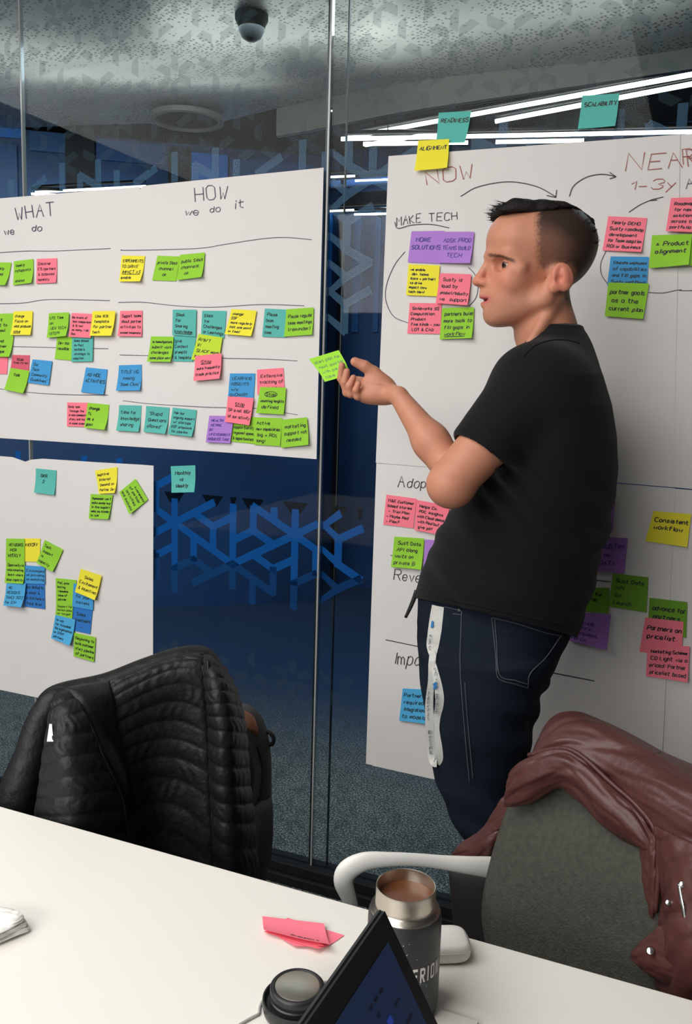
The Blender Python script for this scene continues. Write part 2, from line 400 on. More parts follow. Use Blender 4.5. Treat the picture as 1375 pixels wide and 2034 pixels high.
led(onZ(722, 286, ZM), onZ(930, 283, ZM), 'short level white strip light behind the READINESS note')
led(onZ(985, 282, ZM), onZ(1160, 279, ZM), 'short level white strip light low behind the NOW sheet top edge')
for (x0, y0, x1, y1, lb, yy) in [(646, 352, 790, 346, 'topmost level strip light in the gap between the sheets', 3.32), (706, 359, 790, 356, 'second level strip light from the top in the gap between the sheets', 3.27),
                             (642, 420, 790, 413, 'third level strip light in the gap between the sheets', 3.32), (704, 426, 790, 424, 'lowest level strip light in the gap between the sheets', 3.27)]:
    led(onY(x0, y0, yy), onY(x1, y1, yy), lb, w_=0.014)
led(onD(70, 382, .06)[2], onD(290, 370, .06)[2], 'white strip light just above the WHAT sheet top edge', w_=.014)
led(onD(62, 385, .12)[2], onD(125, 388, .12)[2], 'short white strip light at left above the WHAT sheet', w_=.014)
c = onZ(500, 40, 2.73); t = empty('smoke_detector', c); tag(t, 'grey domed smoke detector on the perforated metal ceiling', 'detector')
lathe('base', [(0.062, 0.03), (0.062, 0.0), (0.056, -0.012)], c, M['dome'], t)
lathe('dome', [(0.052, -0.012), (0.05, -0.035), (0.036, -0.062), (0.016, -0.074), (0.0, -0.076)], c, M['dome'], t)
c = onZ(372, 240, 2.735); t = empty('downlight', c); tag(t, 'round recessed ceiling fitting at the back edge of the metal ceiling', 'light')
lathe('rim', [(0.19, 0.02), (0.19, -0.004), (0.165, -0.006), (0.16, 0.02)], c, M['grey_fascia'], t)
lathe('lens', [(0.158, 0.006), (0.0, 0.006)], c, M['dome'], t)

# ------------------------------------------------------------------ handwriting: a single-stroke alphabet (x 0-4, y 0-8, baseline 2)
GL = {}
for tok in ("A 022842/1535|B 02082837463505/253544433202|C 473818070312324 3|D 02082846442202|E 480802 42/0535|F 480802/0535|G 473818070312324345 25|H 0802/4842/0545|I 1812|J 28231202|K 0802/480542|"
            "L 080232|M 0208254842|N 02084248|O 181107|P 02083847463505|R 02083847463505/2542|S 4738180706153544433212 03|T 0848/2822|U 080312324348|V 082248|W 0812253248|X 0842/4802|Y 082548/2522|Z 08480242|"
            "a 361605031233/3632|b 0802/051626353322 1203|c 352616050312223 3|d 3832/332212030516 2635|e 04343526160503122233|f 38281712/0636|g 3631201001/352616050312223 3|h 0802/0516263532|i 1612/1718|j 26211000/2728|k 0802/360432|l 1812|"
            "m 0602/05162522/25364542|n 0602/0516263532|o 160503122233352616|p 0600/051626353322 1203|q 3630/35261605031222 33|r 0602/051626|s 3526160514243322 1203|t 18132232/0636|u 0603122233/3632|v 062236|w 0612253246|x 0632/3602|"
            "y 0623/3600|z 06360232|0 18070312324347 3818|1 062822|2 07183847460242|3 0718384746254443321203|4 380444/3732|5 48080535444332 02|6 38060312324344 3505|7 084822|8 25070818383725444332120325|9 43474 838180705 3545|"
            ". 1213|, 121301|- 0434|+ 0444/2226|/ 0248|& 42071827031222 44|( 28171322|) 08171302|: 1314/1617|\" 0807/2827|' 1817|! 1814/1213|? 07182837 361514/1213|* 2327/0444/1335|% 0248/0707").split('|'):
    k, v = tok[0], tok[2:].replace(' ', '')
    GL[k] = [[(int(s[i]), int(s[i + 1]) - 2) for i in range(0, len(s), 2)] for s in v.split('/')]
GL['O'] = [[(1, 6), (0, 5), (0, 1), (1, 0), (3, 0), (4, 1), (4, 5), (3, 6), (1, 6)]]
GL['Q'] = GL['O'] + [[(2, 2), (4, -.3)]]
def strokes(text, rng, jit=0.25):
    """-> list of polylines in units of cap height 6; returns (lines, width)"""
    out, x = [], 0.0
    for ch in text:
        if ch == ' ': x += 3.2; continue
        g = GL.get(ch) or GL.get(ch.upper()) or []
        wmax = max([p[0] for s in g for p in s] or [3]); sl = rng.uniform(-0.05, 0.22); sc = rng.uniform(0.9, 1.1); dy = rng.uniform(-jit, jit)
        for s in g: out.append([(x + p[0] * sc + p[1] * sl + rng.uniform(-jit, jit) * .5, p[1] * sc + dy + rng.uniform(-jit, jit) * .5) for p in s])
        x += wmax * sc + 1.5
    return out, max(x - 1.5, 1)
def ribbons(lines, width, f):
    """polylines in a 2-D frame -> thin ribbon quads, mapped to 3-D by f(u, v)"""
    vs, fs = [], []
    for ln in lines:
        ln = np.array(ln, float)
        if len(ln) < 2: continue
        d = np.gradient(ln, axis=0); L = np.linalg.norm(d, axis=1)[:, None]; n = np.c_[-d[:, 1], d[:, 0]] / (L + 1e-9) * width / 2
        b = len(vs)
        for p, m_ in zip(ln, n): vs.append(f(*(p + m_))); vs.append(f(*(p - m_)))
        for i in range(len(ln) - 1): q = b + 2 * i; fs.append((q, q + 1, q + 3, q + 2))
    return vs, fs

# ------------------------------------------------------------------ flip-chart paper
M['paper'] = mat('flipchart_paper', (222, 218, 216), 0.85, spec=0.2, bump=(7, 0.22, 3), var=(1.2, 0.02))
INK = {'k': mat('black_ink', (28, 26, 30), 0.6), 'b': mat('blue_ink', (32, 42, 105), 0.6), 'g': mat('grey_ink', (78, 80, 100), 0.6), 'r': mat('red_ink', (165, 88, 80), 0.6), 't': mat('teal_ink', (30, 62, 72), 0.6), 'p': mat('purple_ink', (72, 50, 140), 0.6)}
def sheet(label, top, bot, off, nm='flipchart_sheet', nu=24, nv=20, group='flipchart sheets on the glass', wav=0.0012, seed=0):
    """top / bot: surveyed edge points on the glass, left to right"""
    T = np.array([onY(*p, -off) for p in top]); B = np.array([onY(*p, -off) for p in bot])
    def samp(E, u):
        s = np.r_[0, np.cumsum(np.linalg.norm(np.diff(E, axis=0), axis=1))]; s /= s[-1]
        return np.array([np.interp(u, s, E[:, k]) for k in range(3)]).T
    s = np.r_[0, np.cumsum(np.linalg.norm(np.diff(T, axis=0), axis=1))]; s /= s[-1]
    u = np.unique(np.r_[np.linspace(0, 1, nu), s]); v = np.linspace(0, 1, nv)
    A, C_ = samp(T, u), samp(B, u); K = len(u)
    vs = [A[i] * (1 - t) + C_[i] * t - np.array([0, wav * 0.5 * (1 + math.sin(9 * u[i] + 5 * t + seed)) * (0.3 + t), 0]) for t in v for i in range(K)]
    vs = np.array(vs); back = vs + np.array([0, 0.0004, 0]); n = len(vs); fs = []
    for j in range(nv - 1):
        for i in range(K - 1): a = j * K + i; fs.append((a, a + 1, a + K + 1, a + K)); fs.append((n + a, n + a + K, n + a + K + 1, n + a + 1))
    bd = list(range(K)) + [j * K + K - 1 for j in range(1, nv)] + [(nv - 1) * K + i for i in range(K - 2, -1, -1)] + [j * K for j in range(nv - 2, 0, -1)]
    for k in range(len(bd)): a, b = bd[k], bd[(k + 1) % len(bd)]; fs.append((b, a, n + a, n + b))
    o = mesh_obj(nm, np.r_[vs, back], fs, M['paper'], smooth=False)
    tag(o, label, 'paper', group); o['off'] = off
    return o
SH = {}
SH['WHAT'] = sheet('white flipchart sheet headed WHAT at the upper left', [(-60, 399), (278, 371)], [(-60, 864), (0, 870), (263, 887), (276, 888)], 0.008, seed=1)
SH['HOW'] = sheet('white flipchart sheet headed HOW with a torn upper left corner', [(221, 424), (275, 379), (285, 369), (643, 333)], [(215, 884), (263, 887), (500, 902), (629, 912)], 0.0105, seed=2)
SH['OKR'] = sheet('white flipchart sheet at the lower left with a torn top edge', [(-60, 903), (0, 906), (25, 908), (42, 914), (50, 917), (62, 913), (85, 911), (190, 918), (280, 923), (305, 925)], [(-60, 1357), (0, 1370), (80, 1387), (304, 1437)], 0.008, seed=3)
SH['NOW'] = sheet('white flipchart sheet headed NOW at the upper right', [(772, 310), (1060, 289), (1352, 267)], [(747, 919), (1040, 943), (1338, 968)], 0.009, seed=4)
SH['NEAR'] = sheet('white flipchart sheet at the upper right edge, right of the NOW sheet', [(1346, 268), (1560, 252)], [(1331, 967), (1560, 990)], 0.0075, seed=5)
SH['under'] = sheet('white flipchart sheet mostly covered by the Adoption sheet', [(748, 916), (900, 930)], [(727, 1517), (880, 1551)], 0.007, seed=6)
SH['Adoption'] = sheet('white flipchart sheet headed Adoption behind the man', [(764, 922), (1050, 946), (1342, 970)], [(741, 1521), (1040, 1586), (1309, 1645)], 0.0105, seed=7)
SH['right'] = sheet('white flipchart sheet at the lower right edge, right of the Adoption sheet', [(1335, 970), (1560, 990)], [(1303, 1644), (1560, 1700)], 0.0075, seed=8)

def sheet_marks(key, items, name='handwriting'):
    """items: ('T', text, x0, y0, x1, y1, cap, ink, w) text on a baseline | ('L', points, ink, w) a drawn line; all on the paper plane"""
    off = SH[key]['off'] + 0.0019; by = {}
    for n, it in enumerate(items):
        rng = random.Random(n * 17 + len(key))
        if it[0] == 'T':
            _, text, x0, y0, x1, y1, cap, ink, wd = it
            ln, W_ = strokes(text, rng, 0.18); e = np.array([x1 - x0, y1 - y0], float) / W_; L = np.hypot(*(x1 - x0, y1 - y0)); nrm = np.array([e[1], -e[0]]) / np.hypot(*e)
            f = lambda a, b: onY(*(np.array([x0, y0]) + e * a + nrm * b * cap / 6), -off)
            lines = [[(p[0], p[1]) for p in s] for s in ln]
            # ribbon width measured in photo scale
            fx = lambda X, Y: onY(X, Y, -off)
            px = [[tuple(np.array([x0, y0]) + e * p[0] + nrm * p[1] * cap / 6) for p in s] for s in lines]
            vs, fs = ribbons(px, wd, fx)
        else:
            _, pts, ink, wd = it
            c_ = np.array(pts, float); c_ = crom(c_, max(8, len(pts) * 6)) if len(pts) > 2 else c_
            vs, fs = ribbons([c_], wd, lambda X, Y: onY(X, Y, -off))
        nm = name if it[0] == 'T' else 'drawn_line'
        g = by.setdefault((nm, ink, n), ([], [])); b = len(g[0]); g[0].extend(vs); g[1].extend([tuple(i + b for i in q) for q in fs])
    for (nm, ink, _), (v, f) in by.items(): mesh_obj(nm, v, f, INK[ink], SH[key])
z1 = lambda p: [(x * .2754, 340 + y * .2754) for x, y in p]
z2 = lambda p: [(220 + x * .32, 320 + y * .32) for x, y in p]
z4 = lambda p: [(740 + x * .4618, 180 + y * .4618) for x, y in p]
z5 = lambda p: [(720 + x * .4764, 880 + y * .4764) for x, y in p]
sheet_marks('WHAT', [('T', 'WHAT', 32, 437, 108, 428, 27, 'g', 1.6), ('T', 'we', 9, 467, 28, 465, 13, 'g', 1.5), ('T', 'do', 63, 459, 82, 459, 12, 'g', 1.5)] +
            [('L', z1(p), 'g', 1.1) for p in ([(-60, 590), (0, 587), (200, 575), (400, 575), (800, 557)], [(-60, 956), (0, 955), (170, 950), (370, 925), (800, 933)], [(90, 1265), (400, 1272), (780, 1280)], [(-60, 1566), (0, 1570), (220, 1597), (500, 1612), (780, 1615)])])
sheet_marks('HOW', [('T', 'HOW', 388, 400, 450, 394, 27, 'g', 1.6), ('T', 'we', 367, 428, 394, 427, 13, 'g', 1.5), ('T', 'do', 417, 422, 437, 420, 12, 'g', 1.5), ('T', 'it', 464, 416, 484, 412, 18, 'g', 1.5)] +
            [('L', z2(p), 'g', 1.1) for p in ([(68, 550), (80, 553), (300, 550), (560, 540), (700, 518), (930, 483), (1080, 473), (1248, 487)], [(45, 877), (200, 876), (400, 897), (620, 907), (930, 890), (1200, 897)], [(55, 1203), (200, 1207), (700, 1223), (940, 1228), (1160, 1240)], [(75, 1487), (250, 1507), (600, 1527), (900, 1535), (1160, 1575)])])
sheet_marks('NOW', [('T', 'NOW', 848, 367, 940, 353, 26, 'r', 1.8), ('T', 'NEAR', 1242, 340, 1400, 328, 33, 'r', 1.9), ('T', '1-3y', 1252, 377, 1340, 375, 18, 'r', 1.7), ('T', 'MAKE', 788, 449, 836, 441, 18, 'k', 1.4), ('T', 'TECH', 852, 440, 908, 436, 16, 'k', 1.4),
                    ('L', z4([(95, 565), (110, 592), (170, 578), (250, 575), (330, 590)]), 'k', 1.4),
                    ('L', [(915, 390), (950, 371), (1010, 361), (1065, 370), (1105, 391)], 'k', 1.6), ('L', [(1086, 388), (1104, 392)], 'k', 1.6), ('L', [(1104, 392), (1106, 377)], 'k', 1.6),
                    ('L', [(1131, 390), (1140, 369), (1165, 352), (1195, 346), (1223, 350)], 'k', 1.6), ('L', [(1211, 342), (1224, 351)], 'k', 1.6), ('L', [(1224, 351), (1211, 355)], 'k', 1.6),
                    ('L', z4([(140, 692), (95, 750), (62, 830), (57, 900), (90, 970), (155, 1000)]), 'k', 1.2), ('L', z4([(412, 760), (440, 790), (454, 840), (445, 890), (415, 928)]), 'k', 1.2),
                    ('L', z4([(1103, 523), (1150, 492), (1200, 470), (1252, 457)]), 'k', 1.5), ('L', z4([(1195, 473), (1225, 470)]), 'k', 1.5), ('L', z4([(1005, 690), (983, 740), (985, 790), (1012, 832)]), 'k', 1.2), ('L', z4([(1188, 868), (1250, 870), (1310, 858), (1330, 857)]), 'k', 1.2)])
sheet_marks('NEAR', [('T', 'R', 1358, 326, 1378, 324, 32, 'r', 1.9), ('T', 'A', 1363, 375, 1380, 373, 18, 'g', 1.6), ('L', [(1350, 577), (1375, 577), (1400, 574)], 'k', 1.2)])
sheet_marks('Adoption', [('T', 'Adoption', 790, 967, 893, 972, 20, 'k', 1.5), ('T', 'Revenue', 782, 1152, 872, 1160, 20, 'k', 1.5), ('T', 'Impact', 782, 1318, 862, 1326, 25, 'k', 1.5),
                         ('L', z5([(97, 820), (243, 850), (330, 866)]), 'k', 1.5), ('L', z5([(700, 940), (830, 965), (968, 992)]), 'k', 1.7), ('L', z5([(930, 566), (1035, 579)]), 'k', 1.5), ('L', z5([(117, 468), (136, 471)]), 'k', 1.3), ('L', z5([(245, 488), (275, 491)]), 'k', 1.3)])

# ------------------------------------------------------------------ sticky notes
NCOL = {'pink': (252, 128, 146), 'rose': (214, 96, 116), 'green': (148, 206, 60), 'lime': (196, 222, 62), 'dkgreen': (110, 160, 50), 'yellow': (240, 228, 64), 'teal': (92, 182, 172), 'blue': (72, 154, 212), 'deepblue': (52, 120, 196), 'skyblue': (82, 172, 222), 'purple': (178, 130, 212), 'dpurple': (160, 112, 188)}
for k in list(NCOL): M['note_' + k] = mat('note_' + k, NCOL[k], 0.8, spec=0.2)
WORD = {'rose': 'dark pink', 'dkgreen': 'green', 'lime': 'lime green', 'deepblue': 'deep blue', 'skyblue': 'sky blue', 'dpurple': 'purple'}
def put_note(C4, col, text, ink, label, group, seed, curl=0.006, wd=0.030, toward=None, margin=0.09, fill=0.86):
    """C4: four world corners (upper left, upper right, lower right, lower left)"""
    rng = random.Random(seed); TL, TR, BR, BL = [np.array(c) for c in C4]
    nrm = np.cross(TR - TL, BL - TL); nrm /= np.linalg.norm(nrm)
    if nrm @ (CAM - TL) < 0: nrm = -nrm
    cl, cr = curl * rng.uniform(0.3, 1.2), curl * rng.uniform(0.5, 1.7); cen = TL
    def S(u, v, h=0.0):
        p = (TL * (1 - u) + TR * u) * (1 - v) + (BL * (1 - u) + BR * u) * v
        lift = (cl * (1 - u) + cr * u) * max(0.0, v - 0.25) ** 2 * 1.7 + cr * max(0.0, u + v - 1.4) ** 2 * 1.2
        return p + nrm * (lift + h)
    n = 9; vs = [S(i / (n - 1), j / (n - 1)) for j in range(n) for i in range(n)] + [S(i / (n - 1), j / (n - 1), -0.0002) for j in range(n) for i in range(n)]; K = n * n; fs = []
    for j in range(n - 1):
        for i in range(n - 1): a = j * n + i; fs.append((a, a + n, a + n + 1, a + 1)); fs.append((K + a, K + a + 1, K + a + n + 1, K + a + n))
    bd = list(range(n)) + [j * n + n - 1 for j in range(1, n)] + [(n - 1) * n + i for i in range(n - 2, -1, -1)] + [j * n for j in range(n - 2, 0, -1)]
    for k in range(len(bd)): a, b = bd[k], bd[(k + 1) % len(bd)]; fs.append((a, b, K + b, K + a))
    o = mesh_obj('sticky_note', vs, fs, M['note_' + col], smooth=False); tag(o, label, 'sticky note', group)
    if text:
        rows = text.split('\n'); nl = len(rows); lh = min(0.24, fill / nl); cap = lh * 0.50; allr = []
        top = margin + (0.0 if nl > 3 else 0.06)
        for r, row in enumerate(rows):
            ul = row.startswith('_'); ring = row.startswith('o_'); row = row.lstrip('o_') if ring else row.lstrip('_')
            ln, W_ = strokes(row, rng); s = min(cap / 6 * 1.05, (1 - 1.6 * margin) / W_); x0 = margin * rng.uniform(0.7, 1.6); x0 = min(x0, 1 - margin * .5 - s * W_) if s * W_ < 1 - margin else margin * .6
            if nl <= 3: x0 = max(x0, (1 - s * W_) / 2 * rng.uniform(0.6, 1.0))
            base = top + lh * (r + 0.75); hh = min(cap / 6, s * 1.25)
            for q in ln: allr.append([(x0 + p[0] * s, base - p[1] * hh) for p in q])
            if ul: allr.append([(x0, base + .03), (x0 + s * W_, base + .035)])
            if ring: allr.append([(x0 + s * W_ / 2 + (s * W_ / 2 + .06) * math.cos(t), base - cap / 2 + .1 * math.sin(t)) for t in np.linspace(0, 6.4, 18)])
        v, f = ribbons([[(min(max(a, .02), .98), min(max(b, .02), .985)) for a, b in q] for q in allr], wd, lambda a, b: S(a, b, 0.0004))
        mesh_obj('handwriting', v, f, INK[ink], o)
    return o
ZO = {1: (.2754, 0, 340), 2: (.32, 220, 320), 3: (.3055, 0, 890), 4: (.4618, 740, 180), 5: (.4764, 720, 880)}
GN = {'WHAT': 'sticky notes on the WHAT sheet', 'HOW': 'sticky notes on the HOW sheet', 'OKR': 'sticky notes on the lower left sheet', 'NOW': 'sticky notes on the NOW sheet', 'NEAR': 'sticky notes below NEAR', 'Adoption': 'sticky notes on the Adoption sheet', 'glass': 'sticky notes on bare glass'}
BASE = {'WHAT': .011, 'HOW': .0135, 'OKR': .011, 'NOW': .012, 'NEAR': .012, 'Adoption': .0135, 'glass': .0085}
